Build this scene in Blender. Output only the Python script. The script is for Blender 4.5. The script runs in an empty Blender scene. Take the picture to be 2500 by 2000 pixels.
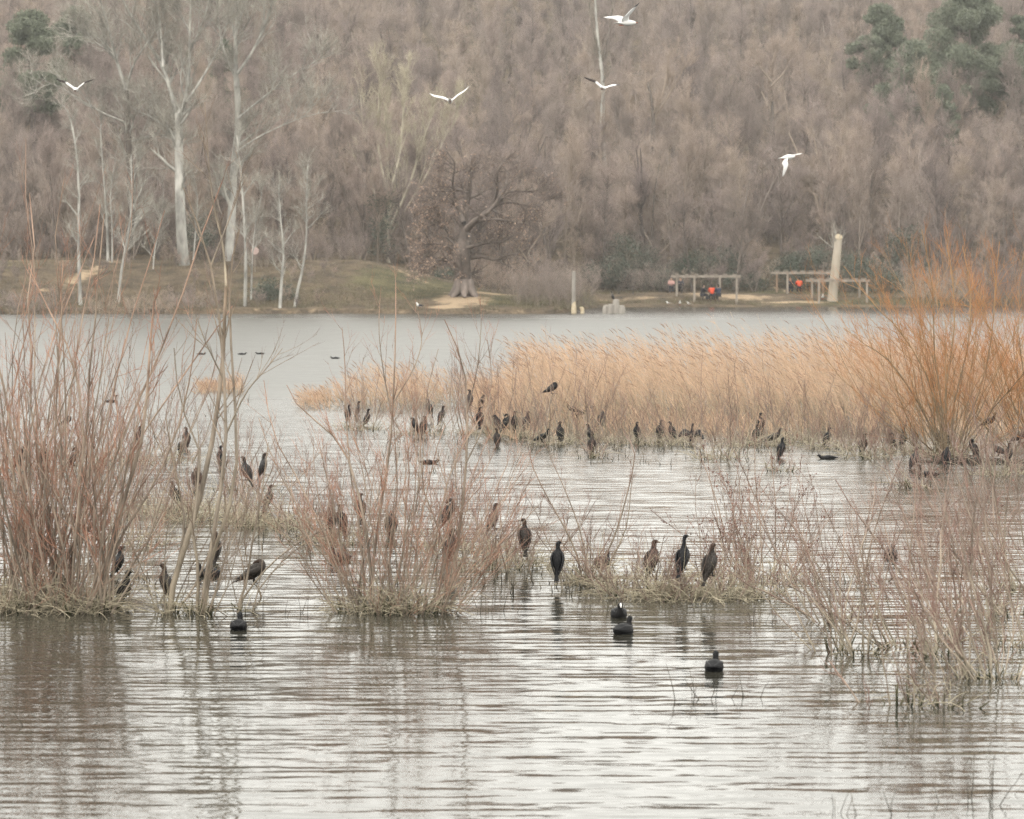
import bpy, math
import numpy as np
from math import radians, sin, cos, pi

sc = bpy.context.scene
col = sc.collection

# ---------------------------------------------------------------- camera
F, CZ, PITCH = 8000.0, 3.8, radians(2.5)          # focal length in photo pixels, eye height, tilt
cam = bpy.data.cameras.new('camera')
cam.sensor_width = 36.0
cam.lens = F / 2500 * 36.0
cam.clip_start, cam.clip_end = 0.5, 4000
cam.dof.use_dof = True
cam.dof.focus_distance = 50.0
cam.dof.aperture_fstop = 4.0
camo = bpy.data.objects.new('camera', cam)
col.objects.link(camo)
camo.location = (0, 0, CZ)
camo.rotation_euler = (radians(90) - PITCH, 0, 0)
sc.camera = camo

# ---------------------------------------------------------------- sky, sun, exposure
SUN_EL, SUN_AZ = radians(50), radians(215)
world = bpy.data.worlds.new('World')
sc.world = world
world.use_nodes = True
wn, wl = world.node_tree.nodes, world.node_tree.links
wn.clear()
sky = wn.new('ShaderNodeTexSky'); sky.sky_type = 'NISHITA'; sky.sun_disc = False
sky.sun_elevation = SUN_EL; sky.sun_rotation = SUN_AZ
sky.air_density = 1.0; sky.dust_density = 4.0; sky.ozone_density = 1.0
hs = wn.new('ShaderNodeHueSaturation'); hs.inputs['Saturation'].default_value = 0.06
mixw = wn.new('ShaderNodeMix'); mixw.data_type = 'RGBA'; mixw.inputs[0].default_value = 0.97
mixw.inputs[7].default_value = (10.0, 9.85, 9.2, 1)      # even cloud cover
bg = wn.new('ShaderNodeBackground'); bg.inputs['Strength'].default_value = 0.12
wo = wn.new('ShaderNodeOutputWorld')
wl.new(sky.outputs[0], hs.inputs['Color']); wl.new(hs.outputs[0], mixw.inputs[6])
wl.new(mixw.outputs[2], bg.inputs['Color']); wl.new(bg.outputs[0], wo.inputs['Surface'])

sun = bpy.data.lights.new('sun', 'SUN'); sun.energy = 1.0; sun.angle = radians(25); sun.color = (1, .96, .9)
suno = bpy.data.objects.new('sun', sun); col.objects.link(suno)
suno.rotation_euler = (pi / 2 - SUN_EL, 0, pi - SUN_AZ)

sc.view_settings.view_transform = 'Standard'
sc.view_settings.look = 'None'
sc.view_settings.exposure = 0.98
sc.view_settings.gamma = 1.0
sc.view_settings.use_curve_mapping = False
cy = sc.cycles
cy.max_bounces = 4; cy.diffuse_bounces = 1; cy.glossy_bounces = 3; cy.transmission_bounces = 1
cy.volume_bounces = 0; cy.transparent_max_bounces = 4
cy.use_denoising = True; cy.denoising_prefilter = 'NONE'; cy.denoising_input_passes = 'RGB_ALBEDO_NORMAL'
cy.caustics_reflective = False; cy.caustics_refractive = False

# ---------------------------------------------------------------- pixels to places
CP, SP = cos(PITCH), sin(PITCH)
def ray(px, py):
    dx, dy = (px - 1250) / F, (1000 - py) / F
    return np.array([dx, CP + dy * SP, -SP + dy * CP])
def at(px, py, D):
    d = ray(px, py); return np.array([0, 0, CZ]) + d * (D / d[1])
def water_at(px, py):
    d = ray(px, py); return np.array([0, 0, CZ]) + d * (-CZ / d[2])
def water_d(py):
    return water_at(1250, py)[1]

# ---------------------------------------------------------------- helpers: meshes
def unit(v):
    return v / np.maximum(np.linalg.norm(v, axis=-1, keepdims=True), 1e-9)

class MB:
    """collects vertices and faces, builds ONE mesh object"""
    def __init__(s):
        s.v, s.t, s.f, s.m, s.n = [], [], [], [], 0
    def add(s, v, faces, t=0.0, mat=0):
        v = np.asarray(v, float).reshape(-1, 3); faces = np.asarray(faces, np.int64)
        s.v.append(v)
        s.t.append(np.broadcast_to(np.asarray(t, float), (len(v),)).copy())
        s.f.append(faces + s.n); s.m.append(np.full(len(faces), mat)); s.n += len(v)
    def mesh(s, name, mats, smooth=True):
        me = bpy.data.meshes.new(name)
        v = np.concatenate(s.v); t = np.concatenate(s.t)
        me.vertices.add(len(v)); me.vertices.foreach_set('co', v.astype(np.float32).ravel())
        li = np.concatenate([f.ravel() for f in s.f])
        tot = np.concatenate([np.full(len(f), f.shape[1]) for f in s.f])
        start = np.concatenate([[0], np.cumsum(tot)[:-1]])
        me.loops.add(len(li)); me.loops.foreach_set('vertex_index', li.astype(np.int32))
        me.polygons.add(len(tot)); me.polygons.foreach_set('loop_start', start.astype(np.int32))
        me.polygons.foreach_set('material_index', np.concatenate(s.m).astype(np.int32))
        me.polygons.foreach_set('use_smooth', np.full(len(tot), smooth))
        a = me.attributes.new('t', 'FLOAT', 'POINT'); a.data.foreach_set('value', t.astype(np.float32))
        me.update(calc_edges=True)
        for m in (mats if isinstance(mats, (list, tuple)) else [mats]): me.materials.append(m)
        return me
    def build(s, name, mats, parent=None, smooth=True):
        return link(name, s.mesh(name, mats, smooth), parent)

def link(name, data, parent=None, loc=None):
    o = bpy.data.objects.new(name, data); col.objects.link(o)
    if parent is not None: o.parent = parent
    if loc is not None: o.location = loc
    return o
def tag(o, label=None, cat=None, group=None, kind=None):
    if label: o['label'] = label
    if cat: o['category'] = cat
    if group: o['group'] = group
    if kind: o['kind'] = kind
    return o
def thing(name, label, cat, loc=(0, 0, 0), yaw=0.0, group=None):
    o = link(name, None, None, loc); o.rotation_euler = (0, 0, yaw); o.empty_display_size = .2
    return tag(o, label, cat, group)

def tubes(mb, P, R, sides=3, t0=0.0, t1=1.0, mat=0):
    P = np.asarray(P, float); N, n, _ = P.shape
    if N == 0: return
    R = np.broadcast_to(np.asarray(R, float), (N, n))
    T = unit(np.gradient(P, axis=1))
    av = unit(T.mean(1))
    ref = np.where(np.abs(av[:, 2:3]) > .8, np.array([[.8, .6, 0]]), np.array([[0, 0, 1.0]]))
    U = unit(np.cross(T, ref[:, None, :])); V = np.cross(T, U)
    a = np.arange(sides) * 2 * pi / sides
    vs = P[:, :, None] + R[:, :, None, None] * (np.cos(a)[:, None] * U[:, :, None] + np.sin(a)[:, None] * V[:, :, None])
    I = np.arange(N)[:, None, None] * n * sides + np.arange(n - 1)[None, :, None] * sides
    k = np.arange(sides)[None, None]; k2 = (k + 1) % sides
    q = np.stack([I + k, I + k2, I + sides + k2, I + sides + k], -1).reshape(-1, 4)
    t0 = np.broadcast_to(np.asarray(t0, float), (N,)); t1 = np.broadcast_to(np.asarray(t1, float), (N,))
    tt = t0[:, None] + (t1 - t0)[:, None] * np.linspace(0, 1, n)[None]
    mb.add(vs.reshape(-1, 3), q, np.repeat(tt.reshape(-1), sides), mat)

def sample(P, idx, t):
    n = P.shape[1]; x = np.clip(t, 0, .9999) * (n - 1); i = x.astype(int); f = (x - i)[:, None]
    a, b = P[idx, i], P[idx, i + 1]
    return a * (1 - f) + b * f, unit(b - a)

def shoots(rng, P, R, per, t0, t1, ang, length, n=4, up=.3, wob=.1, rr=.6, rmin=.002, rmax=1.0, taper=.25, bias=None, keep=None):
    """child branches growing from a batch of parent polylines"""
    N = P.shape[0]
    idx = np.repeat(np.arange(N), per)
    if keep is not None: idx = idx[rng.random(len(idx)) < keep]
    M = len(idx); t = rng.uniform(t0, t1, M)
    pos, tan = sample(P, idx, t)
    perp = unit(np.cross(tan, unit(rng.normal(size=(M, 3)))))
    a = np.radians(rng.normal(ang[0], ang[1], M))[:, None]
    d = np.cos(a) * tan + np.sin(a) * perp
    d[:, 2] += up * .5
    if bias is not None: d = d + np.asarray(bias)
    d = unit(d)
    L = rng.uniform(length[0], length[1], M) * (1 - .45 * t)
    out = np.empty((M, n, 3)); out[:, 0] = pos; cur = d
    for k in range(1, n):
        cur = cur + rng.normal(0, wob, (M, 3)); cur[:, 2] += up / n
        cur = unit(cur); out[:, k] = out[:, k - 1] + cur * (L / (n - 1))[:, None]
    x = np.clip(t, 0, .9999) * (P.shape[1] - 1)
    r0 = np.clip(R[idx, x.astype(int)] * rr, rmin, rmax)
    return out, r0[:, None] * np.linspace(1, taper, n)[None]

def fan(rng, n, base, rad, lean, lean_sd, length, npts=9, curve=.5, wob=.07, r=(.008, .018), z0=-.25):
    """stems rising from a clump; lean is a mean horizontal direction vector"""
    ang = rng.uniform(0, 2 * pi, n); rr = rad * np.sqrt(rng.random(n))
    off = np.stack([np.cos(ang) * rr, np.sin(ang) * rr, np.zeros(n)], 1)
    d = np.stack([lean[0] + rng.normal(0, lean_sd, n) + .5 * off[:, 0] / max(rad, .01) * lean_sd,
                  lean[1] + rng.normal(0, lean_sd, n) + .5 * off[:, 1] / max(rad, .01) * lean_sd, np.ones(n)], 1)
    cur = unit(d); L = rng.uniform(length[0], length[1], n)
    P = np.empty((n, npts, 3)); P[:, 0] = np.asarray(base) + off; P[:, 0, 2] = z0
    for k in range(1, npts):
        cur = cur + rng.normal(0, wob, (n, 3)); cur[:, 2] += curve / npts; cur = unit(cur)
        P[:, k] = P[:, k - 1] + cur * ((L - z0) / (npts - 1))[:, None]
    R = (r[0] + (r[1] - r[0]) * rng.random(n) ** 1.8)[:, None] * (np.linspace(1, .22, npts) ** .8)[None]
    return P, R

def smooth_line(pts, n):
    pts = np.asarray(pts, float); m = len(pts)
    if m == 2: return pts[0] + (pts[1] - pts[0]) * np.linspace(0, 1, n)[:, None]
    ext = np.vstack([2 * pts[0] - pts[1], pts, 2 * pts[-1] - pts[-2]])
    out = []
    for x in np.linspace(0, m - 1 - 1e-6, n):
        i = int(x); f = x - i; p0, p1, p2, p3 = ext[i:i + 4]
        out.append(.5 * (2 * p1 + (p2 - p0) * f + (2 * p0 - 5 * p1 + 4 * p2 - p3) * f * f + (3 * p1 - p0 - 3 * p2 + p3) * f ** 3))
    return np.array(out)

def loft(mb, pts, rw, rh, sides=12, sub=3, side0=(0, 1, 0), t=(0, 1), mat=0, cap=True):
    """closed skin along a spine with elliptical sections (one continuous body)"""
    pts = np.asarray(pts, float); n = (len(pts) - 1) * sub + 1
    arr = smooth_line(np.hstack([pts, np.asarray(rw)[:, None], np.asarray(rh)[:, None]]), n)
    P, W, Hh = arr[:, :3], np.maximum(arr[:, 3], .0012), np.maximum(arr[:, 4], .0012)
    T = unit(np.gradient(P, axis=0)); S = np.asarray(side0, float); vs = []
    a = np.arange(sides) * 2 * pi / sides
    for i in range(n):
        S = S - T[i] * S.dot(T[i]); S = S / np.linalg.norm(S); Up = np.cross(S, T[i])
        vs.append(P[i] + np.cos(a)[:, None] * S * W[i] + np.sin(a)[:, None] * Up * Hh[i])
    v = np.concatenate(vs); tt = np.repeat(np.linspace(t[0], t[1], n), sides)
    i = np.arange(n - 1)[:, None] * sides; k = np.arange(sides)[None]; k2 = (k + 1) % sides
    mb.add(v, np.stack([i + k, i + k2, i + sides + k2, i + sides + k], -1).reshape(-1, 4), tt, mat)
    if cap:
        for ring, tv in ((0, t[0]), (n - 1, t[1])):
            vv = np.vstack([P[ring][None], vs[ring]])
            f = np.stack([np.zeros(sides, int), 1 + np.arange(sides), 1 + (np.arange(sides) + 1) % sides], 1)
            if ring: f = f[:, [0, 1, 2]]
            else: f = f[:, [0, 2, 1]]
            mb.add(vv, f, tv, mat)

def box(mb, c, s, yaw=0.0, t=0.0, mat=0):
    x = np.array([[i, j, k] for i in (-.5, .5) for j in (-.5, .5) for k in (-.5, .5)]) * np.asarray(s)
    cy_, sy_ = cos(yaw), sin(yaw)
    x = np.stack([x[:, 0] * cy_ - x[:, 1] * sy_, x[:, 0] * sy_ + x[:, 1] * cy_, x[:, 2]], 1) + np.asarray(c)
    mb.add(x, [[0, 1, 3, 2], [4, 6, 7, 5], [0, 4, 5, 1], [2, 3, 7, 6], [0, 2, 6, 4], [1, 5, 7, 3]], t, mat)

# ---------------------------------------------------------------- helpers: materials
def nodes(name):
    m = bpy.data.materials.new(name); m.use_nodes = True
    nt = m.node_tree; b = nt.nodes['Principled BSDF']; return m, nt, b
def ramp(nt, fac, stops):
    r = nt.nodes.new('ShaderNodeValToRGB'); nt.links.new(fac, r.inputs[0])
    e = r.color_ramp.elements
    while len(e) < len(stops): e.new(.5)
    for el, (p, c) in zip(e, stops): el.position = p; el.color = (*c, 1)
    return r.outputs[0]
def noise(nt, scale, detail=3.0, coord='Object', stretch=(1, 1, 1), rough=.55):
    tc = nt.nodes.new('ShaderNodeTexCoord'); mp = nt.nodes.new('ShaderNodeMapping')
    mp.inputs['Scale'].default_value = stretch
    nz = nt.nodes.new('ShaderNodeTexNoise'); nz.inputs['Scale'].default_value = scale
    nz.inputs['Detail'].default_value = detail; nz.inputs['Roughness'].default_value = rough
    nt.links.new(tc.outputs[coord], mp.inputs['Vector']); nt.links.new(mp.outputs[0], nz.inputs['Vector'])
    return nz.outputs['Fac']
def mixc(nt, fac, a, b, mode='MIX'):
    m = nt.nodes.new('ShaderNodeMix'); m.data_type = 'RGBA'; m.blend_type = mode
    for sock, val in ((0, fac), (6, a), (7, b)):
        if isinstance(val, bpy.types.NodeSocket): nt.links.new(val, m.inputs[sock])
        elif sock == 0: m.inputs[0].default_value = val
        else: m.inputs[sock].default_value = (*val, 1)
    return m.outputs[2]
def math_(nt, op, a, b=None, clamp=False):
    m = nt.nodes.new('ShaderNodeMath'); m.operation = op; m.use_clamp = clamp
    for i, val in enumerate((a, b)):
        if val is None: continue
        if isinstance(val, bpy.types.NodeSocket): nt.links.new(val, m.inputs[i])
        else: m.inputs[i].default_value = val
    return m.outputs[0]
def attr(nt, name='t', out='Fac'):
    a = nt.nodes.new('ShaderNodeAttribute'); a.attribute_name = name; return a.outputs[out]

ALB = .84
def stem_mat(name, stops, scale=6.0, var=.35, rough=.8, rand=0.0, rand_col=(.3, .25, .2)):
    """bark or twig: colour runs from the old wood (t=0) to the young tips (t=1)"""
    m, nt, b = nodes(name)
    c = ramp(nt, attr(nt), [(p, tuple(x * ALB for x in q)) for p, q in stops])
    n = noise(nt, scale, 3, stretch=(1, 1, .35))
    k = ramp(nt, n, [(.3, (1 - var,) * 3), (.7, (1 + var * .6,) * 3)])
    c = mixc(nt, 1.0, c, k, 'MULTIPLY')
    if rand > 0:
        oi = nt.nodes.new('ShaderNodeObjectInfo')
        c = mixc(nt, math_(nt, 'MULTIPLY', oi.outputs['Random'], rand), c, tuple(x * ALB for x in rand_col))
        c = mixc(nt, 1.0, c, ramp(nt, math_(nt, 'FRACT', math_(nt, 'MULTIPLY', oi.outputs['Random'], 13.0)), [(0, (.62, .60, .62)), (.5, (1, .98, 1)), (1, (1.25, 1.18, 1.1))]), 'MULTIPLY')
    nt.links.new(c, b.inputs['Base Color']); b.inputs['Roughness'].default_value = rough
    b.inputs['Specular IOR Level'].default_value = .25
    return m
def plain_mat(name, c0, c1, scale=8.0, rough=.75, coord='Object', spec=.3, stretch=(1, 1, 1), bump=0.0):
    m, nt, b = nodes(name)
    n = noise(nt, scale, 4, coord, stretch)
    nt.links.new(ramp(nt, n, [(.32, tuple(x * ALB for x in c0)), (.68, tuple(x * ALB for x in c1))]), b.inputs['Base Color'])
    b.inputs['Roughness'].default_value = rough; b.inputs['Specular IOR Level'].default_value = spec
    if bump:
        bp = nt.nodes.new('ShaderNodeBump'); bp.inputs['Strength'].default_value = .6; bp.inputs['Distance'].default_value = bump
        nt.links.new(n, bp.inputs['Height']); nt.links.new(bp.outputs[0], b.inputs['Normal'])
    return m

# ================================================================ SETTING
# ---------------------------------------------------------------- terrain
def sst(a, b, x):
    t = np.clip((x - a) / (b - a), 0, 1); return t * t * (3 - 2 * t)
def wav(x, y, seed, s):
    r = np.random.default_rng(seed); z = 0
    for i in range(6):
        a = r.uniform(0, 2 * pi); k = s * (1.6 ** i)
        z = z + np.sin((x * cos(a) + y * sin(a)) * k + r.uniform(0, 6)) / (1.5 ** i)
    return z / 2.2
def shore_y(x):
    return 264 + 42 * sst(3.5, 8.5, x) + .5 * np.sin(x * .31) + .25 * np.sin(x * .83 + 1) - 3 * sst(-30, -45, x)
def ground_z(x, y):
    x = np.asarray(x, float); y = np.asarray(y, float)
    d = y - shore_y(x)
    left = 1 - sst(2, 12, x)
    # left bank: cut edge, grassy slope, terrace
    top = .9 + 3.4 * (1 - sst(-13.5, 0, x))
    zl = .4 * sst(-.15, .35, d) + .8 * sst(0, 14, d) * sst(-12, -2, x) + (top - .4) * sst(1.5, 27, d) * (1 - .25 * sst(-13, 0, x))
    zl = zl - 1.5 * sst(0.3, -3, d)
    zr = .15 * sst(-.1, .5, d) + 1.0 * sst(0, 10, d) + 1.7 * sst(14, 37, d) - 1.5 * sst(.3, -3, d)
    z = left * zl + (1 - left) * zr
    hill = .165 * np.clip(y - 310 - 18 * sst(2, 12, x), 0, None)
    hill = np.where(hill > 50, 50 + 6 * (1 - np.exp(-(hill - 50) / 6)), hill)
    z = z + hill * 1.0 * (1 + .12 * wav(x, y, 3, .02)) + .12 * wav(x, y, 5, .35) * sst(.5, 4, d) + 1.2 * wav(x, y, 8, .06) * sst(20, 60, d)
    return z
xs = np.concatenate([np.arange(-420, -72, 8), np.arange(-72, 78, .75), np.arange(78, 425, 8)])
ys = np.concatenate([np.arange(250, 336, .6), np.arange(336, 720, 5), np.arange(720, 905, 45)])
X, Y = np.meshgrid(xs, ys)
Z = ground_z(X, Y)
def blob(cx, cy, rx, ry, rot=0):
    dx, dy = X - cx, Y - cy
    u = dx * cos(rot) + dy * sin(rot); v = -dx * sin(rot) + dy * cos(rot)
    return np.clip(1.25 - np.sqrt((u / rx) ** 2 + (v / ry) ** 2), 0, 1)
sand = np.maximum.reduce([
    blob(-4.2, 272, 3.0, 6.0), blob(-1.8, 277.5, 4.2, 2.6, .2), blob(-5.4, 267, 2.2, 3.2),
    .7 * blob(-9, 286, .8, 9, .5), .8 * blob(-36.5, 281, 1.2, 8, -.25), .7 * blob(-39, 274, 2.6, 1.2), .8 * blob(-35, 289, 1.6, 2),
    .9 * np.clip(1.3 - np.abs(Y - (293.5 + .3 * np.sin(X * .2))) / .9, 0, 1) * (X < -12),
    .45 * np.clip(1.3 - np.abs(Y - shore_y(X) - .3) / .5, 0, 1) * (X < 3) * (X > -25),
    .85 * blob(21, 314, 6.5, 3.5, -.5), .8 * blob(18, 319, 2.5, 3), .8 * blob(27, 309.5, 5, 1.4, -.1), .6 * blob(9.5, 311, 2.5, 2), .6 * blob(12.5, 312, 4, 1.6),
    .75 * blob(26.5, 326, .7, 9, .15), .6 * blob(27.2, 339, 2.2, 1.2), .7 * np.clip(1.3 - np.abs(Y - 340) / .8, 0, 1) * (X > 4) * (X < 40)])
grass = np.maximum.reduce([blob(-7, 280, 8, 9, .3), blob(0, 274, 5, 7), .3 * blob(-20, 278, 14, 12), .4 * blob(-45, 285, 8, 9), blob(28, 322, 6, 4), .7 * blob(34, 309, 14, 3), .6 * blob(24, 346, 5, 5)])
mb = MB()
ny, nx = X.shape
i = np.arange(ny - 1)[:, None] * nx + np.arange(nx - 1)[None]
mb.add(np.stack([X, Y, Z], -1).reshape(-1, 3), np.stack([i, i + 1, i + nx + 1, i + nx], -1).reshape(-1, 4), sand.ravel())
m, nt, b = nodes('bank_earth')
n1 = noise(nt, .9, 5); n2 = noise(nt, 4.5, 4); n3 = noise(nt, .25, 3)
litter = ramp(nt, n2, [(.3, (.07, .056, .042)), (.55, (.12, .096, .07)), (.8, (.18, .14, .10))])
grassc = ramp(nt, n2, [(.3, (.066, .062, .036)), (.6, (.115, .105, .063)), (.85, (.17, .15, .095))])
sandc = ramp(nt, n2, [(.3, (.29, .215, .14)), (.7, (.40, .305, .21))])
gm = math_(nt, 'MULTIPLY', math_(nt, 'SUBTRACT', math_(nt, 'ADD', attr(nt, 'grass'), math_(nt, 'MULTIPLY', n1, .9)), .72), 4.0, True)
sm = math_(nt, 'MULTIPLY', math_(nt, 'SUBTRACT', math_(nt, 'ADD', attr(nt), math_(nt, 'MULTIPLY', n1, 1.2)), 1.02), 3.0, True)
c = mixc(nt, gm, litter, grassc); c = mixc(nt, 1.0, c, ramp(nt, noise(nt, .55, 4), [(.35, (.62, .62, .64)), (.65, (1.25, 1.2, 1.12))]), 'MULTIPLY'); c = mixc(nt, sm, c, sandc)
nt.links.new(c, b.inputs['Base Color']); b.inputs['Roughness'].default_value = .95; b.inputs['Specular IOR Level'].default_value = .1
bp = nt.nodes.new('ShaderNodeBump'); bp.inputs['Distance'].default_value = .25; nt.links.new(n2, bp.inputs['Height']); nt.links.new(bp.outputs[0], b.inputs['Normal'])
terr = mb.build('ground', m)
ga = terr.data.attributes.new('grass', 'FLOAT', 'POINT'); ga.data.foreach_set('value', grass.ravel().astype(np.float32))
tag(terr, 'far lake bank and wooded hillside ground', kind='structure')

# ---------------------------------------------------------------- water
SLOPE_BIG, SLOPE_MID, SLOPE_FAR = .21, .17, .07
m, nt, b = nodes('lake_water')
b.inputs['Base Color'].default_value = (.034, .032, .025, 1); b.inputs['Roughness'].default_value = .02
b.inputs['IOR'].default_value = 1.33
tc = nt.nodes.new('ShaderNodeTexCoord')
sep = nt.nodes.new('ShaderNodeSeparateXYZ'); nt.links.new(tc.outputs['Object'], sep.inputs[0])
def mapr(v, a, b_, c_, d_):
    r = nt.nodes.new('ShaderNodeMapRange'); nt.links.new(v, r.inputs[0])
    for k, x in zip((1, 2, 3, 4), (a, b_, c_, d_)): r.inputs[k].default_value = x
    return r.outputs[0]
def slopes(scale, stretch, detail, amp):
    """random surface slopes (x and y) of ripples, as a vector"""
    mp = nt.nodes.new('ShaderNodeMapping'); mp.inputs['Scale'].default_value = stretch; mp.inputs['Rotation'].default_value = (0, 0, .05)
    nz = nt.nodes.new('ShaderNodeTexNoise'); nz.inputs['Scale'].default_value = scale; nz.inputs['Detail'].default_value = detail; nz.inputs['Roughness'].default_value = .5
    nt.links.new(tc.outputs['Object'], mp.inputs['Vector']); nt.links.new(mp.outputs[0], nz.inputs['Vector'])
    sub = nt.nodes.new('ShaderNodeVectorMath'); sub.operation = 'SUBTRACT'; nt.links.new(nz.outputs['Color'], sub.inputs[0]); sub.inputs[1].default_value = (.5, .5, .5)
    mul = nt.nodes.new('ShaderNodeVectorMath'); mul.operation = 'MULTIPLY'; nt.links.new(sub.outputs[0], mul.inputs[0]); mul.inputs[1].default_value = (amp * .35, amp, 0)
    return mul.outputs[0]
def vadd(a_, b_):
    v = nt.nodes.new('ShaderNodeVectorMath'); v.operation = 'ADD'
    for k, x in enumerate((a_, b_)):
        if isinstance(x, bpy.types.NodeSocket): nt.links.new(x, v.inputs[k])
        else: v.inputs[k].default_value = x
    return v.outputs[0]
def vscale(a_, f):
    v = nt.nodes.new('ShaderNodeVectorMath'); v.operation = 'SCALE'; nt.links.new(a_, v.inputs[0]); nt.links.new(f, v.inputs['Scale']); return v.outputs[0]
gust = noise(nt, 1.0, 2, stretch=(.05, .11, 1))
g2 = mapr(gust, .3, .7, .6, 1.35)
sl = vadd(slopes(1.0, (1.15, 6.5, 1), 2.0, SLOPE_BIG), slopes(1.0, (3.4, 19.0, 1), 2.0, SLOPE_MID))
wv = nt.nodes.new('ShaderNodeTexWave'); wv.wave_type = 'BANDS'; wv.bands_direction = 'Y'
for k_, v_ in (('Scale', 1.15), ('Distortion', 7.0), ('Detail', 2.0), ('Detail Scale', .7)): wv.inputs[k_].default_value = v_
mpw = nt.nodes.new('ShaderNodeMapping'); mpw.inputs['Scale'].default_value = (.3, 1, 1); mpw.inputs['Rotation'].default_value = (0, 0, .04)
nt.links.new(tc.outputs['Object'], mpw.inputs['Vector']); nt.links.new(mpw.outputs[0], wv.inputs['Vector'])
cw = nt.nodes.new('ShaderNodeCombineXYZ'); nt.links.new(math_(nt, 'MULTIPLY', math_(nt, 'SUBTRACT', wv.outputs['Fac'], .5), .04), cw.inputs[1])
sl = vadd(sl, cw.outputs[0])
sl = vscale(sl, g2)
sl = vadd(sl, vscale(vadd(slopes(1.0, (.35, .8, 1), 3.0, SLOPE_FAR), (0, -.045, 0)), mapr(sep.outputs[1], 34, 105, 0.0, 1.0)))
nrm = nt.nodes.new('ShaderNodeVectorMath'); nrm.operation = 'NORMALIZE'; nt.links.new(vadd(sl, (0, 0, 1.0)), nrm.inputs[0])
nt.links.new(nrm.outputs[0], b.inputs['Normal'])
# wind-ruffled water farther out: wavelets too small to see act as roughness
nt.links.new(math_(nt, 'MULTIPLY', mapr(sep.outputs[1], 22, 108, .03, .32), mapr(sep.outputs[1], 225, 285, 1.0, .45)), b.inputs['Roughness'])
mb = MB()
gx, gy = np.meshgrid(np.linspace(-420, 420, 29), np.linspace(-60, 330, 27))
i = np.arange(26)[:, None] * 29 + np.arange(28)[None]
mb.add(np.stack([gx, gy, gx * 0], -1).reshape(-1, 3), np.stack([i, i + 1, i + 30, i + 29], -1).reshape(-1, 4))
tag(mb.build('lake_water', m), 'rippled grey lake water reflecting a pale sky', kind='structure')

# ---------------------------------------------------------------- materials for plants
WOOD = stem_mat('woodland_bark', [(0, (.13, .11, .097)), (.35, (.20, .17, .15)), (.7, (.34, .28, .252)), (1, (.42, .345, .312))], 2.0, .4, rand=.6, rand_col=(.44, .375, .31))
POPLAR = stem_mat('poplar_bark', [(0, (.46, .445, .41)), (.5, (.46, .44, .395)), (1, (.47, .43, .365))], 1.6, .55)
OAK = stem_mat('oak_bark', [(0, (.27, .225, .20)), (.3, (.14, .112, .095)), (.7, (.17, .135, .115)), (1, (.34, .265, .23))], 3.0, .35)
YELLOW = stem_mat('pale_bark', [(0, (.50, .45, .36)), (1, (.58, .51, .38))], 2.0, .3)
DARKBARK = stem_mat('dark_bark', [(0, (.14, .115, .10)), (.4, (.20, .17, .145)), (1, (.40, .36, .29))], 2.0, .4)
DRYLEAF = plain_mat('dry_leaf', (.46, .31, .23), (.66, .48, .37), 1.2, .8)
PINE = plain_mat('pine_needles', (.12, .14, .10), (.22, .24, .17), .8, .7)
EVER = plain_mat('evergreen_leaf', (.065, .08, .06), (.12, .135, .10), 1.0, .55)
WILLOW = stem_mat('willow_stem', [(0, (.30, .25, .20)), (.45, (.38, .30, .235)), (.7, (.43, .26, .19)), (1, (.52, .215, .135))], 5.0, .6)
GREYWILLOW = stem_mat('grey_shrub_stem', [(0, (.46, .40, .31)), (.35, (.36, .29, .23)), (.7, (.31, .205, .17)), (1, (.36, .205, .165))], 5.0, .5)
ORANGE = stem_mat('orange_willow_stem', [(0, (.20, .155, .11)), (.35, (.30, .22, .14)), (.6, (.46, .28, .14)), (1, (.62, .24, .09))], 6.0, .3)
SAPLING = stem_mat('sapling_bark', [(0, (.38, .32, .24)), (.35, (.30, .25, .20)), (.7, (.34, .26, .19)), (1, (.26, .16, .13))], 9.0, .4)
MOSS = stem_mat('mossy_stem', [(0, (.010, .010, .008)), (.55, (.03, .034, .014)), (1, (.14, .125, .07))], 14.0, .4)
STRAW = stem_mat('dead_straw', [(0, (.40, .35, .25)), (.5, (.52, .46, .34)), (1, (.46, .39, .28))], 9.0, .3)
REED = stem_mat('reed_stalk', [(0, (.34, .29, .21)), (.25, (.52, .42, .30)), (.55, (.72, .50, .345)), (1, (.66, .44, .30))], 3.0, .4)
PLUME = stem_mat('reed_plume', [(0, (.50, .34, .22)), (1, (.36, .23, .16))], 6.0, .3)
STUB = stem_mat('wet_stub', [(0, (.03, .026, .02)), (.5, (.07, .06, .045)), (1, (.28, .23, .16))], 14.0, .3)
BUD = plain_mat('dry_seed_head', (.16, .08, .065), (.26, .13, .10), 12, .8)

# ================================================================ WOODED HILLSIDE
def grow(rng, P, R, style):
    """limbs -> branches -> twigs from trunk polylines; returns list of (P, R, sides, t0, t1)"""
    h = style['h']; out = []
    a, ar = shoots(rng, P, R, style['limbs'], style.get('t0', .3), 1.0, style['ang'], (style['L'] * .6 * h, style['L'] * h), 6, style['up'], .12, .55, .01 * style.get('k', 1), .2)
    b_, br = shoots(rng, a, ar, style['br'], .15, 1.0, (42, 14), (.10 * h, .20 * h), 4, style['up'], .16, .6, .008 * style.get('k', 1), .05)
    c_, cr = shoots(rng, b_, br, style['tw'], .1, 1.0, (38, 14), (.05 * h, .12 * h), 3, style['up'] * .8, .15, .6, .006 * style.get('k', 1), .03)
    d_, dr = shoots(rng, c_, cr, style['fine'], .1, 1.0, (35, 14), (.03 * h, .07 * h), 2, .2, .1, .8, style.get('rf', .006), .012)
    return [(a, ar, 4, .25, .6), (b_, br, 3, .5, .75), (c_, cr, 3, .65, .9), (d_, dr, 3, .8, 1.0)]

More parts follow.
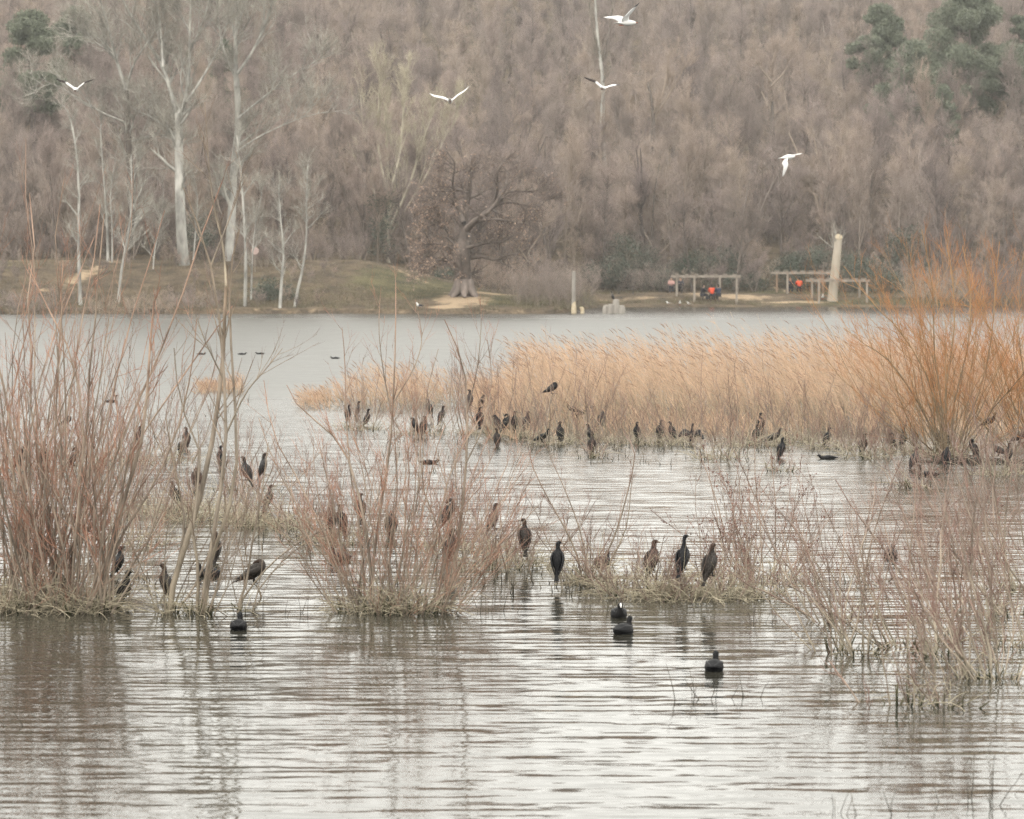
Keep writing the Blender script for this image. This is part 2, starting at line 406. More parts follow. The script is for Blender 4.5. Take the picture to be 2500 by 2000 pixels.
def proto_tree(seed, h, lean=.05, style=None, forks=1):
    rng = np.random.default_rng(seed)
    P, R = fan(rng, forks, (0, 0, 0), .12 * (forks > 1), (0, 0), lean + .12 * (forks > 1), (.82 * h, .9 * h), 9, .3, .05, (h * .011, h * .015), -.6)
    st = dict(h=h, limbs=14 // forks + 2, t0=.25, ang=(42, 12), L=.30, up=.45, br=6, tw=6, fine=4, rf=.008); st.update(style or {})
    return P, R, grow(rng, P, R, st)

def tree_meshes(name, P, R, parts, trunk_mat, crown_mat, sides=6):
    t = MB(); tubes(t, P, R, sides, 0, .4)
    c = MB()
    for (p, r, s, t0, t1) in parts: tubes(c, p, r, s, t0, t1)
    return t.mesh(name + '_trunk', trunk_mat), c.mesh(name + '_crown', crown_mat)

PROTO = []
specs = [(11, 12, .05, {}, 1), (12, 10, .08, dict(ang=(50, 12), L=.34, up=.3), 1), (13, 13, .05, dict(ang=(30, 9), L=.34, up=.8), 1),
         (14, 9, .1, dict(ang=(40, 12), L=.36), 3), (15, 11, .12, dict(ang=(38, 14), L=.33, up=.55), 2), (16, 7, .15, dict(ang=(40, 15), L=.4, t0=.1, limbs=10), 3),
         (17, 12.5, .07, dict(ang=(46, 12), L=.30, up=.35), 1)]
for i_, (seed, h_, le, st, fk) in enumerate(specs):
    P, R, parts = proto_tree(seed, h_, le, st, fk)
    PROTO.append(tree_meshes('woodland_tree', P, R, parts, WOOD, WOOD, 5))

# the mass of the wood: one object, instances of the tree shapes on scattered points
def joined(tm, cm):
    me = bpy.data.meshes.new('tree_shape')
    import bmesh
    bm_ = bmesh.new(); bm_.from_mesh(tm); bm_.from_mesh(cm); bm_.to_mesh(me); bm_.free()
    me.materials.append(WOOD)
    for p in me.polygons: p.material_index = 0
    return me
shapes = bpy.data.collections.new('tree_shapes')
for i_, (tm, cm) in enumerate(PROTO):
    shapes.objects.link(bpy.data.objects.new('tree_shape_%d' % i_, joined(tm, cm)))

rng = np.random.default_rng(21)
pts = []
y_ = 302.0
while y_ < 660:
    half = 75 + (y_ - 300) * .22 + 45
    step = 4.6 + (y_ - 300) * .008
    for x_ in np.arange(-half, half, step):
        xx, yy = x_ + rng.uniform(-2.2, 2.2), y_ + rng.uniform(-2.4, 2.4)
        if yy < 301 + (0 if xx < 0 else 22): continue
        if abs(xx - 27) < 2.2 and yy < 350: continue
        if 5 < xx < 40 and yy < 324: continue
        pts.append((xx, yy))
    y_ += step * .92
small0 = len(pts)
for _ in range(2000):
    xx = rng.uniform(-60, 60); yy = rng.uniform(266, 372)
    if xx < 4 and (yy < 300 and (xx > -15 or yy > 290 or rng.random() < .45)): continue
    if xx >= 4 and (yy < 322 or abs(xx - 27) < 1.6 and yy < 345): continue
    pts.append((xx, yy))
pts = np.array(pts)
zz = ground_z(pts[:, 0], pts[:, 1])
patch = wav(pts[:, 0], pts[:, 1], 33, .045)
kind_i = rng.integers(0, 7, len(pts))
scl = rng.uniform(.75, 1.2, len(pts)) * (1 + .12 * patch)
small = np.arange(len(pts)) >= small0; kind_i[small] = np.where(rng.random(small.sum()) < .6, 5, 3); scl[small] = rng.uniform(.22, .5, small.sum()) * np.where(pts[small, 1] < 300, .5, 1)
keep = rng.random(len(pts)) > .06
pts, zz, kind_i, scl = pts[keep], zz[keep], kind_i[keep], scl[keep]
me = bpy.data.meshes.new('bare_woodland')
me.vertices.add(len(pts)); me.vertices.foreach_set('co', np.column_stack([pts, zz]).astype(np.float32).ravel())
for nm, ty, val in (('pick', 'INT', kind_i.astype(np.int32)), ('size', 'FLOAT', scl.astype(np.float32)), ('turn', 'FLOAT', rng.uniform(0, 2 * pi, len(pts)).astype(np.float32))):
    a_ = me.attributes.new(nm, ty, 'POINT'); a_.data.foreach_set('value', val)
wood = link('bare_woodland', me)
tag(wood, 'mass of bare brown trees covering the far hillside', kind='stuff')
ng = bpy.data.node_groups.new('scatter_trees', 'GeometryNodeTree')
ng.interface.new_socket('Geometry', in_out='INPUT', socket_type='NodeSocketGeometry')
ng.interface.new_socket('Geometry', in_out='OUTPUT', socket_type='NodeSocketGeometry')
gi, go = ng.nodes.new('NodeGroupInput'), ng.nodes.new('NodeGroupOutput')
ci = ng.nodes.new('GeometryNodeCollectionInfo'); ci.inputs['Collection'].default_value = shapes
ci.inputs['Separate Children'].default_value = True; ci.inputs['Reset Children'].default_value = True
iop = ng.nodes.new('GeometryNodeInstanceOnPoints'); iop.inputs['Pick Instance'].default_value = True
def named(n, dt):
    a_ = ng.nodes.new('GeometryNodeInputNamedAttribute'); a_.data_type = dt; a_.inputs['Name'].default_value = n; return a_.outputs['Attribute']
cb = ng.nodes.new('ShaderNodeCombineXYZ'); ng.links.new(named('turn', 'FLOAT'), cb.inputs['Z'])
ng.links.new(gi.outputs[0], iop.inputs['Points']); ng.links.new(ci.outputs[0], iop.inputs['Instance'])
ng.links.new(named('pick', 'INT'), iop.inputs['Instance Index']); ng.links.new(cb.outputs[0], iop.inputs['Rotation'])
ng.links.new(named('size', 'FLOAT'), iop.inputs['Scale']); ng.links.new(iop.outputs[0], go.inputs[0])
md = wood.modifiers.new('scatter', 'NODES'); md.node_group = ng

# ---------------------------------------------------------------- trees one can tell apart
def px_line(pts_, D, rng, n=9, dep=.0):
    off = np.cumsum(rng.normal(0, dep, len(pts_)))
    return smooth_line([at(p[0], p[1], D + off[k]) for k, p in enumerate(pts_)], n)
def px_tree(label, D, lines, tm, cm, style, seed, cat='tree', name='tree', dep=.5, depth_limbs=0, extra=None, group=None):
    """trunk and main limbs traced as lines at the tree's own distance; finer limbs grown around them"""
    rng = np.random.default_rng(seed)
    base = at(lines[0][0][0][0], lines[0][0][0][1], D)
    base[2] = float(ground_z(base[0], base[1])); o = thing(name, label, cat, base, group=group)
    Ps, Rs = [], []
    for (pl, r0, r1) in lines:
        P = px_line(pl, D, rng, 10, dep)
        if len(Ps) == 0: P[0, 2] = min(P[0, 2], base[2] - .3)
        Ps.append(P); Rs.append(r0 * (r1 / r0) ** np.linspace(0, 1, 10))
    P = np.array(Ps) - base; R = np.array(Rs)
    t = MB(); tubes(t, P[:1], R[:1], 8, 0, .35)
    t.build('trunk', tm, o)
    c_ = MB()
    if len(P) > 1: tubes(c_, P[1:], R[1:], 6, .2, .6)
    q = P if style.get('all', True) else P[:1]; qr = R if style.get('all', True) else R[:1]
    parts = grow(rng, q, qr, style)
    for (p, r, s, t0, t1) in parts: tubes(c_, p, r, s, t0, t1)
    c_.build('crown', cm, o)
    if extra: extra(o, parts, rng)
    return o

pop = dict(h=17, limbs=10, t0=.2, ang=(40, 12), L=.28, up=.5, br=6, tw=5, fine=4, rf=.012, k=3.4)
px_tree('tallest white-barked poplar on the left bank, thick pale trunk forking high up', 286,
        [([(452, 668), (442, 560), (438, 420), (436, 330), (436, 275)], .52, .33), ([(436, 300), (420, 235), (398, 165), (365, 110), (310, 20), (270, -60)], .26, .07),
         ([(436, 300), (455, 235), (462, 150), (464, 60), (470, -90)], .26, .07), ([(398, 165), (392, 70), (372, -40)], .14, .05), ([(455, 250), (500, 180), (545, 90), (560, 0)], .13, .04), ([(462, 130), (500, 40), (520, -60)], .12, .04), ([(430, 330), (390, 300), (345, 275), (300, 270)], .09, .03)],
        POPLAR, POPLAR, pop, 101)
px_tree('white-barked poplar right of the tallest one, trunk pale in its middle part', 290,
        [([(558, 640), (566, 520), (572, 400), (582, 300), (577, 190)], .42, .26), ([(577, 210), (575, 100), (582, 0), (590, -90)], .24, .07), ([(577, 190), (545, 120), (530, 20), (520, -70)], .15, .05),
         ([(580, 180), (625, 110), (660, 20), (680, -60)], .15, .05), ([(580, 290), (640, 240), (720, 180), (790, 140)], .12, .03), ([(578, 370), (640, 330), (730, 290), (800, 272)], .10, .03)],
        POPLAR, POPLAR, pop, 102)
px_tree('dark-trunked poplar left of the tallest, with a long limb reaching left', 288,
        [([(300, 690), (318, 560), (318, 440), (312, 310), (308, 215)], .34, .24), ([(308, 220), (285, 150), (262, 60), (235, -30)], .2, .06), ([(308, 215), (330, 150), (370, 90), (400, 30)], .13, .04),
         ([(308, 300), (250, 275), (190, 240), (130, 205), (90, 220)], .12, .03), ([(322, 345), (360, 335), (405, 328)], .10, .04), ([(285, 150), (245, 110), (205, 90)], .08, .03)],
        DARKBARK, POPLAR, pop, 103)
thin = dict(h=10, limbs=15, t0=.22, ang=(48, 14), L=.27, up=.45, br=5, tw=4, fine=3, rf=.008, k=2.0)
for seed, D, pl, r0, lab in [
    (111, 268, [(197, 745), (192, 620), (192, 440), (180, 330), (165, 270)], .17, 'slender pale tree, leftmost of those standing right at the far waterline'),
    (112, 289, [(264, 660), (262, 560), (254, 440), (246, 330), (250, 260)], .15, 'slender pale tree just left of the dark-trunked poplar'),
    (113, 287, [(274, 665), (274, 560), (270, 470), (282, 390)], .10, 'very thin pale tree touching the slender one left of the dark poplar'),
    (114, 271, [(288, 735), (300, 640), (315, 560), (322, 480), (320, 380)], .14, 'thin pale leaning tree in front of the dark-trunked poplar'),
    (115, 268, [(598, 752), (600, 620), (594, 500), (586, 400), (578, 330)], .16, 'slender pale tree in front of the second poplar, rooted near the waterline'),
    (116, 272, [(613, 735), (616, 640), (622, 560), (640, 470)], .09, 'thin grey stem beside the slender tree by the round sign'),
    (117, 267, [(683, 756), (688, 680), (692, 610), (684, 520), (680, 450)], .15, 'straight pale young tree at the waterline left of the leaning one'),
    (118, 268, [(718, 742), (738, 660), (748, 580), (748, 490), (752, 400)], .13, 'young pale tree leaning right at the waterline'),
    (119, 290, [(470, 660), (478, 560), (482, 480), (470, 420)], .09, 'thin grey tree right behind the tallest poplar trunk'),
    (120, 284, [(372, 690), (378, 610), (392, 540), (400, 460)], .08, 'thin leaning stem left of the tallest poplar trunk')]:
    px_tree(lab, D, [(pl, r0, r0 * .3)], POPLAR, POPLAR, thin, seed, name='slender_tree', dep=.2, group='slender pale trees on the left bank')

# the old oak on its sandy patch
def oak_leaves(o, parts, rng):
    src = parts[2][0]; n_ = 9000
    idx = rng.integers(0, len(src), n_); p, _ = sample(src, idx, rng.random(n_))
    w = np.where(p[:, 0] < .5, 1.0, .35) * np.where(p[:, 2] < 8, 1.0, .4); p = p[rng.random(n_) < w]; n_ = len(p)
    a_ = unit(rng.normal(size=(n_, 3))); b_ = unit(np.cross(a_, rng.normal(size=(n_, 3)))); s_ = rng.uniform(.05, .10, n_)[:, None]
    v = np.stack([p - a_ * s_, p + b_ * s_ * .6, p + a_ * s_, p - b_ * s_ * .6 + .02], 1).reshape(-1, 3)
    l = MB(); l.add(v, np.arange(4 * n_).reshape(-1, 4), .5); tag(l.build('dry_leaves', DRYLEAF, o, False), kind='stuff')
D = 274
oak_lines = [([(1132, 738), (1131, 690), (1129, 650), (1128, 610), (1134, 580)], .82, .62),
    ([(1134, 590), (1132, 560), (1140, 500), (1148, 460), (1147, 420), (1150, 380)], .5, .07), ([(1140, 560), (1165, 535), (1200, 510), (1235, 450), (1240, 420)], .34, .06),
    ([(1150, 545), (1205, 535), (1260, 545), (1285, 548)], .2, .04), ([(1175, 525), (1215, 500), (1250, 495), (1300, 505), (1325, 500)], .2, .04), ([(1215, 500), (1240, 470), (1290, 468), (1330, 465)], .14, .04),
    ([(1130, 605), (1110, 590), (1085, 555), (1075, 545), (1040, 555)], .28, .05), ([(1125, 620), (1095, 602), (1060, 595), (1035, 605)], .17, .04), ([(1132, 545), (1120, 510), (1095, 490), (1070, 488), (1040, 480)], .24, .05),
    ([(1144, 470), (1120, 465), (1090, 468), (1065, 468)], .13, .04), ([(1150, 630), (1180, 627), (1210, 635), (1245, 622), (1270, 622)], .22, .05), ([(1140, 605), (1180, 595), (1220, 590), (1255, 575)], .2, .05),
    ([(1128, 625), (1090, 632), (1055, 640), (1025, 660)], .15, .04), ([(1115, 500), (1105, 450), (1110, 400), (1090, 370)], .14, .04), ([(1205, 505), (1215, 460), (1215, 420), (1230, 390)], .13, .04)]
oak = px_tree('old spreading oak with thick flared trunk on a sandy patch by the far water', D, oak_lines, OAK, OAK,
        dict(h=12, limbs=7, t0=.3, ang=(55, 16), L=.24, up=.1, br=6, tw=6, fine=3, rf=.007, k=2.2), 131, name='oak_tree', dep=.9, extra=oak_leaves)
mbf = MB()   # root flare
for k in range(7):
    a_ = k * 2 * pi / 7 + .3
    tubes(mbf, np.array([[[cos(a_) * .35, sin(a_) * .35, 1.3], [cos(a_) * .62, sin(a_) * .62, .55], [cos(a_) * 1.0, sin(a_) * 1.0, .10], [cos(a_) * 1.4, sin(a_) * 1.4, -.15]]]), np.array([[.44, .40, .26, .12]]), 6, 0, .1)
mbf.build('root_flare', OAK, oak)

# pale upright crown behind the oak, pale trunk at the top edge, a few dark-limbed trees
upr = dict(k=3.0, h=12, limbs=14, t0=.2, ang=(18, 7), L=.5, up=.9, br=5, tw=4, fine=3, rf=.012)
px_tree('pale yellowish tree with a broom of upright branches, left of the oak top', 312,
        [([(950, 640), (950, 540), (948, 440), (945, 360), (942, 260)], .26, .07), ([(950, 560), (910, 460), (892, 350), (880, 240)], .16, .05), ([(950, 560), (1000, 450), (1030, 350), (1060, 270)], .16, .05),
         ([(948, 480), (925, 370), (925, 250), (930, 190)], .14, .05), ([(950, 480), (975, 380), (985, 260), (985, 200)], .14, .05), ([(950, 580), (1040, 430), (1090, 330), (1120, 280)], .13, .04)],
        YELLOW, YELLOW, upr, 141, dep=.8)
px_tree('white-trunked poplar at the top edge of the picture, right of its middle', 400,
        [([(1478, 430), (1470, 320), (1472, 200), (1462, 120), (1455, 40), (1450, -80)], .34, .12), ([(1466, 130), (1445, 60), (1432, -60)], .2, .06), ([(1470, 150), (1490, 60), (1500, -60)], .16, .05)],
        POPLAR, DARKBARK, dict(h=13, limbs=7, t0=.35, ang=(36, 10), L=.25, up=.6, br=5, tw=5, fine=3, rf=.009), 142)
for seed, D, ln, lab in [
    (143, 372, [([(1892, 420), (1888, 330), (1884, 240), (1880, 180)], .28, .12), ([(1884, 200), (1860, 170), (1835, 130)], .14, .05), ([(1884, 190), (1888, 150), (1895, 120)], .12, .05), ([(1884, 210), (1915, 175), (1925, 140)], .12, .04)], 'dark-limbed bare tree high on the slope, forking like a hand, above the diving gull'),
    (144, 366, [([(1590, 400), (1595, 300), (1588, 230), (1575, 190)], .28, .12), ([(1596, 300), (1625, 200), (1635, 120)], .15, .05), ([(1600, 290), (1640, 220), (1690, 130)], .12, .05)], 'dark-limbed bare tree high on the slope below the topmost gull'),
    (145, 342, [([(1905, 700), (1908, 560), (1905, 470), (1900, 380)], .17, .06), ([(1906, 540), (1940, 480), (1955, 420)], .08, .03)], 'thin pale tree standing left of the cut-off trunk'),
    (146, 338, [([(1585, 715), (1588, 640), (1592, 560), (1598, 470), (1610, 400)], .2, .06), ([(1588, 650), (1640, 590), (1680, 575)], .1, .03), ([(1590, 600), (1560, 540), (1540, 480)], .1, .03)], 'pale-barked leaning tree left of the left pergola'),
    (147, 352, [([(2280, 700), (2285, 600), (2270, 480), (2255, 380)], .2, .07), ([(2280, 560), (2330, 470), (2360, 400)], .12, .04)], 'brown bare tree rising behind the orange willow'),
    (148, 300, [([(1290, 755), (1286, 700), (1288, 640), (1292, 560), (1300, 480)], .14, .05), ([(1288, 640), (1260, 590), (1240, 560)], .07, .03), ([(1288, 620), (1320, 570), (1330, 540)], .07, .03)], 'thin grey tree with drooping limbs right of the oak')]:
    px_tree(lab, D, ln, DARKBARK, WOOD, dict(h=10, limbs=7, t0=.3, ang=(40, 12), L=.28, up=.5, br=6, tw=6, fine=4, rf=.008), seed)

# front trees of the wood, one object each
def place(proto, label, loc, yaw, s, group, name='woodland_tree', cat='tree'):
    o = thing(name, label, cat, loc, yaw, group); o.scale = (s, s, s)
    link('trunk', proto[0], o); link('crown', proto[1], o); return o
rng = np.random.default_rng(55)
for k in range(34):
    px = 40 + k * 72 + rng.uniform(-25, 25)
    D = rng.uniform(304, 330) if px < 1350 else rng.uniform(340, 356)
    x_ = (px - 1250) / F * D
    z_ = float(ground_z(x_, D))
    right = px >= 1350
    place(PROTO[k % 7], 'bare brown tree at the foot of the wooded slope behind the pergolas' if right else 'bare brown tree at the foot of the wooded slope behind the grassy left bank',
          (x_, D, z_ - .1), rng.uniform(0, 6.28), rng.uniform(.75, 1.1), 'front trees of the wood, right half' if right else 'front trees of the wood, left half')

# ---------------------------------------------------------------- pines and evergreens
def leaf_cloud(mb, rng, centers, radii, per, size, slim=.25, flat=.7):
    for c_, r_ in zip(centers, radii):
        n_ = int(per * max(r_, .3) ** 2)
        d = unit(rng.normal(size=(n_, 3))) * (rng.random((n_, 1)) ** .4) * r_; d[:, 2] *= flat
        p = np.asarray(c_) + d
        a_ = unit(rng.normal(size=(n_, 3)) + np.array([0, 0, .4])); b_ = unit(np.cross(a_, rng.normal(size=(n_, 3))))
        s_ = rng.uniform(.6, 1.3, n_)[:, None] * size
        v = np.stack([p - b_ * s_ * slim, p + b_ * s_ * slim, p + a_ * s_], 1).reshape(-1, 3)
        mb.add(v, np.arange(3 * n_).reshape(-1, 3), .5)
def pine(label, px, py_top, py_mid, D, w_px, seed, group='dark pines on the upper slope'):
    rng = np.random.default_rng(seed)
    top = at(px, py_top, D); g = float(ground_z(top[0], D)); w = w_px / F * D / 2
    mid = at(px, py_mid, D)[2] - g; hh = top[2] - g
    o = thing('pine_tree', label, 'pine', (top[0], D, g), group=group)
    P = smooth_line([(0, 0, -.4), (.15, 0, hh * .4), (-.1, .1, hh * .75), (0, 0, hh * .97)], 9)[None]
    R = np.linspace(.22, .04, 9)[None]
    t = MB(); tubes(t, P, R, 7, 0, .3); t.build('trunk', DARKBARK, o)
    nl = 70; cs, rs = [], []
    lo = max(mid - (hh - mid), hh * .2)
    for k in range(nl):
        u = rng.random(); zc = lo + (hh - lo) * u * .95
        rad = w * (1.0 - .8 * abs(u - .3) / .7) * rng.uniform(.1, 1.0) ** .6
        a_ = rng.uniform(0, 6.28); cs.append((cos(a_) * rad, sin(a_) * rad, zc)); rs.append(w * rng.uniform(.13, .30))
    c_ = MB(); leaf_cloud(c_, rng, cs, rs, 520, .36, .14, .75)
    c_.build('crown', PINE, o)
    bl = MB(); L = np.array([[sample(P, np.array([0]), np.array([min(.95, max(.05, q[2] / hh - .08))]))[0][0], np.array(q)] for q in cs]); tubes(bl, L, np.array([[.06, .02]]), 4, .2, .5)
    tag(bl.build('limbs', DARKBARK, o), kind='stuff'); return o
pine('large rounded dark pine at the left edge of the picture', 72, 28, 150, 372, 215, 201)
pine('smaller pine behind the crowns of the left poplars', 180, 20, 80, 440, 150, 202)
pine('dim pine showing through the branches right of the second poplar', 545, 90, 200, 400, 110, 203)
pine('leftmost of the tall pines at the upper right', 2150, 10, 100, 420, 180, 204)
pine('tallest wide pine at the upper right', 2370, -40, 115, 416, 280, 205)
pine('lower spreading pine below the upper right group', 2235, 100, 215, 396, 220, 206)
pine('pine at the far upper right edge', 2490, 30, 140, 420, 120, 207)
pine('small low pine under the tall group on the right', 2290, 205, 280, 392, 130, 208)
def evergreen(label, px, py_top, D, w_px, seed):
    rng = np.random.default_rng(seed); top = at(px, py_top, D); g = float(ground_z(top[0], D)); hh = max(top[2] - g, .8); w = w_px / F * D / 2
    o = thing('evergreen_shrub', label, 'shrub', (top[0], D, g), group='dark evergreen shrubs on the far bank')
    cs, rs = [], []
    for k in range(14):
        a_ = rng.uniform(0, 6.28); u = rng.random(); rad = w * (1 - .6 * u) * np.sqrt(rng.random()); cs.append((cos(a_) * rad, sin(a_) * rad, hh * (.15 + .75 * u))); rs.append(max(.3, w * .45))
    c_ = MB(); leaf_cloud(c_, rng, cs, rs, 170, .15, .35, .8); c_.build('crown', EVER, o)
    P, R = fan(rng, 5, (0, 0, 0), .2, (0, 0), .3, (hh * .6, hh * .85), 5, .3, .1, (.03, .05), -.2); t = MB(); tubes(t, P, R, 4, 0, .4); t.build('stems', DARKBARK, o)
for args in [('dark evergreen shrub left of the left pergola, tallest there', 1540, 570, 326, 190, 221), ('dark evergreen shrub above the left end of the left pergola', 1690, 615, 325, 150, 222), ('dark evergreen shrub above the middle of the left pergola', 1770, 600, 327, 120, 223),
             ('low evergreen shrub between the dirt track and the rear pergola', 1925, 625, 328, 130, 224), ('evergreen shrub behind the person in red', 1985, 610, 327, 150, 225), ('evergreen shrub right of the cut-off trunk', 2110, 610, 324, 170, 226),
             ('tall evergreen shrub half hidden behind the orange willow', 2215, 550, 328, 150, 227), ('dark evergreen bush left of the oak trunk', 1085, 665, 294, 90, 228), ('tall dim evergreen left of the oak crown', 935, 465, 304, 110, 229),
             ('low green bramble at the foot of the slender trees', 655, 690, 272, 120, 230), ('evergreen shrub right of the tallest poplar trunk', 490, 520, 305, 110, 231), ('evergreen bush left of the dead post by the water', 1455, 640, 325, 90, 232), ('low evergreen by the bank under the right pergola', 2170, 665, 319, 150, 233), ('low evergreen shrub beside the dirt track', 1845, 670, 325, 70, 234), ('low evergreen bush behind the first picnic table', 1620, 650, 324, 110, 235)]:
    evergreen(*args)

# brown thickets on the far bank
def thicket(label, px, D, w, h, n_, seed, mat=WOOD, group='brown thickets on the far bank'):
    rng = np.random.default_rng(seed); x_ = (px - 1250) / F * D; g = float(ground_z(x_, D))
    o = thing('thicket', label, 'thicket', (x_, D, max(g, 0)), group=group)
    P, R = fan(rng, n_, (0, 0, 0), w, (0, 0), .3, (h * .6, h), 6, .3, .12, (.012, .03), -.3)
    a_, ar = shoots(rng, P, R, 8, .2, 1, (40, 15), (h * .2, h * .45), 4, .2, .18, .6, .006); b_, br = shoots(rng, a_, ar, 5, .1, 1, (40, 15), (h * .1, h * .25), 2, .2, .1, .7, .005)
    s_ = MB(); tubes(s_, P, R, 4, 0, .5); s_.build('stems', mat, o)
    t = MB(); tubes(t, a_, ar, 3, .5, .9); tubes(t, b_, br, 3, .8, 1); tag(t.build('twigs', mat, o), kind='stuff')
for a in [('purple-brown thicket hanging over the water right of the oak', 1330, 270, 2.6, 3.2, 90, 241), ('purple-brown thicket between the oak and the dead post', 1385, 276, 2.2, 3.6, 90, 242), ('low brown thicket right behind the oak', 1225, 284, 3.0, 3.4, 80, 243),
          ('low brown scrub at the waterline far left', 60, 262, 3.5, 2.0, 80, 244), ('brown scrub at the waterline below the dark poplar', 320, 263.5, 3.5, 1.6, 80, 245), ('brown scrub at the waterline below the tallest poplar', 450, 265.5, 3.0, 1.5, 70, 246),
          ('brown scrub behind the stump cluster', 1520, 327, 3.0, 3.0, 70, 247), ('brown scrub left of the first picnic table', 1590, 322, 2.0, 3.0, 60, 248), ('russet thicket under the orange willow on the far shore', 2300, 309, 3.4, 3.4, 90, 249), ('russet thicket at the right edge of the far shore', 2440, 308, 3.6, 4.2, 90, 250),
          ('grey scrub on the terrace edge behind the leaning young tree', 800, 296, 3, 3.2, 70, 251), ('arching dark scrub under the round sign', 640, 286, 1.8, 3.4, 50, 252)]:
    thicket(*a)

# dry bank grass: countless blades
rng = np.random.default_rng(61)
n_ = 26000
gx = np.concatenate([rng.uniform(-48, 4.5, n_ // 2), rng.uniform(4, 52, n_ // 2)]); gd = rng.exponential(8, n_) + .15
gy = shore_y(gx) + gd; gz = ground_z(gx, gy)
bare = np.maximum.reduce([np.clip(1.25 - np.sqrt(((gx - a_) / c_) ** 2 + ((gy - b_) / d_) ** 2), 0, 1) for a_, b_, c_, d_ in [(-4.2, 272, 3.2, 7), (-1.8, 277.5, 4.2, 2.6), (-5.4, 267, 2.4, 4), (22, 316, 7.5, 5.5), (17.5, 321, 3.5, 4), (28, 310.5, 5.5, 1.8), (12, 313, 5, 2.5)]])
k_ = (rng.random(n_) > bare * 3) & (wav(gx, gy, 71, .5) > -.35)
gx, gy, gz = gx[k_], gy[k_], gz[k_]; n_ = len(gx)
L = rng.uniform(.12, .5, n_); d = unit(np.stack([rng.normal(0, .35, n_), rng.normal(0, .35, n_), np.ones(n_)], 1))
P0 = np.stack([gx, gy, gz - .03], 1)
g_ = MB(); tubes(g_, np.stack([P0, P0 + d * L[:, None]], 1), np.array([[.022, .004]]), 3, rng.random(n_) * .6, rng.random(n_))
GRASS = stem_mat('bank_grass', [(0, (.12, .115, .06)), (.45, (.20, .175, .11)), (1, (.36, .29, .20))], .6, .3)
tag(g_.build('bank_grass', GRASS), 'rough dry grass along the far bank', kind='stuff')

# ================================================================ FAR SHORE: PERGOLAS, TABLES, PEOPLE, STUMPS
TIMBER = plain_mat('weathered_timber', (.27, .23, .19), (.38, .33, .28), 3, .85, stretch=(1, 1, .3))
TIMBER2 = plain_mat('brown_timber', (.24, .16, .11), (.34, .24, .17), 3, .85, stretch=(1, 1, .3))
CUTWOOD = plain_mat('fresh_cut_wood', (.48, .38, .25), (.62, .53, .39), 5, .8)
TRUNKM = plain_mat('cut_trunk_bark', (.38, .32, .25), (.52, .46, .38), 1.3, .9, stretch=(1, 1, .35), bump=.05)
GREYSTUMP = plain_mat('grey_stump', (.26, .235, .21), (.38, .35, .31), 3, .9, stretch=(1, 1, .3), bump=.04)

def pergola(label, posts, beams_z, D0, D1, px0, px1, group='timber pergolas on the far shore'):
    xa, xb = (px0 - 1250) / F * D0, (px1 - 1250) / F * D0
    cx, cyy = (xa + xb) / 2, (D0 + D1) / 2; g = float(ground_z(cx, cyy))
    o = thing('pergola', label, 'pergola', (cx, cyy, g), group=group)
    for (px, D, brown) in posts:
        x_ = (px - 1250) / F * D; gz_ = float(ground_z(x_, D)) - .15
        p = MB(); box(p, (x_ - cx, D - cyy, (gz_ + beams_z) / 2 - g), (.19, .19, beams_z - gz_)); p.build('post', TIMBER2 if brown else TIMBER, o, False)
    for D in (D0, D1):
        p = MB(); box(p, (0, D - cyy, beams_z + .11 - g), (xb - xa, .16, .22)); p.build('beam', TIMBER, o, False)
    for k in range(7):
        p = MB(); box(p, (-(xb - xa) / 2 + (xb - xa) * (k + .5) / 7, 0, beams_z + .283 - g), (.09, D1 - D0 + .7, .12)); p.build('rafter', TIMBER, o, False)
pergola('weathered timber pergola on the left, above the seated people', [(1652, 313, 0), (1695, 309, 0), (1757, 313, 0), (1798, 309, 0)], 2.75, 309, 313, 1643, 1808)
pergola('rear timber pergola beside the cut-off trunk, over the person in red', [(1896, 322, 1), (1922, 317.5, 0), (2009, 322, 1), (2030, 317.5, 0)], 3.05, 317.5, 322, 1890, 2040)
pergola('front timber pergola crossing in front of the cut-off trunk', [(1982, 312, 0), (1999, 308.5, 0), (2098, 312, 0), (2116, 308.5, 0)], 2.35, 308.5, 312, 1975, 2123)

# trunk with its top sawn off
rng = np.random.default_rng(70)
b0 = at(2032, 742, 310.5); b0[2] = float(ground_z(b0[0], b0[1]))
o = thing('cut_tree_trunk', 'thick pale tree trunk sawn off high up, standing at the front pergola', 'tree trunk', b0)
tp = at(2047, 582, 310.5) - b0
P = smooth_line([(0, 0, -.4), (.02, 0, .5), tp * .35, tp * .7, tp], 14)[None]
R = np.concatenate([[.62, .55], np.linspace(.48, .36, 12)])[None]
t = MB(); tubes(t, P, R, 16, 0, 1); t.build('trunk', TRUNKM, o)
t = MB(); loft(t, [tp + (0, .12, -.12), tp + (0, -.03, .06), tp + (0, -.12, .16)], [.36, .355, .33], [.36, .40, .36], 18, 2, (1, 0, 0)); t.build('cut_face', CUTWOOD, o)
a_, ar = shoots(rng, P[:, 9:], R[:, 9:] * .2, 16, .3, 1, (50, 15), (1.6, 3.2), 6, .5, .12, .8, .02, .05); b_, br = shoots(rng, a_, ar, 6, .2, 1, (35, 12), (.5, 1.2), 3, .4, .12, .6, .008)
t = MB(); tubes(t, a_, ar, 4, .3, .8); tubes(t, b_, br, 3, .8, 1); t.build('shoots', POPLAR, o)

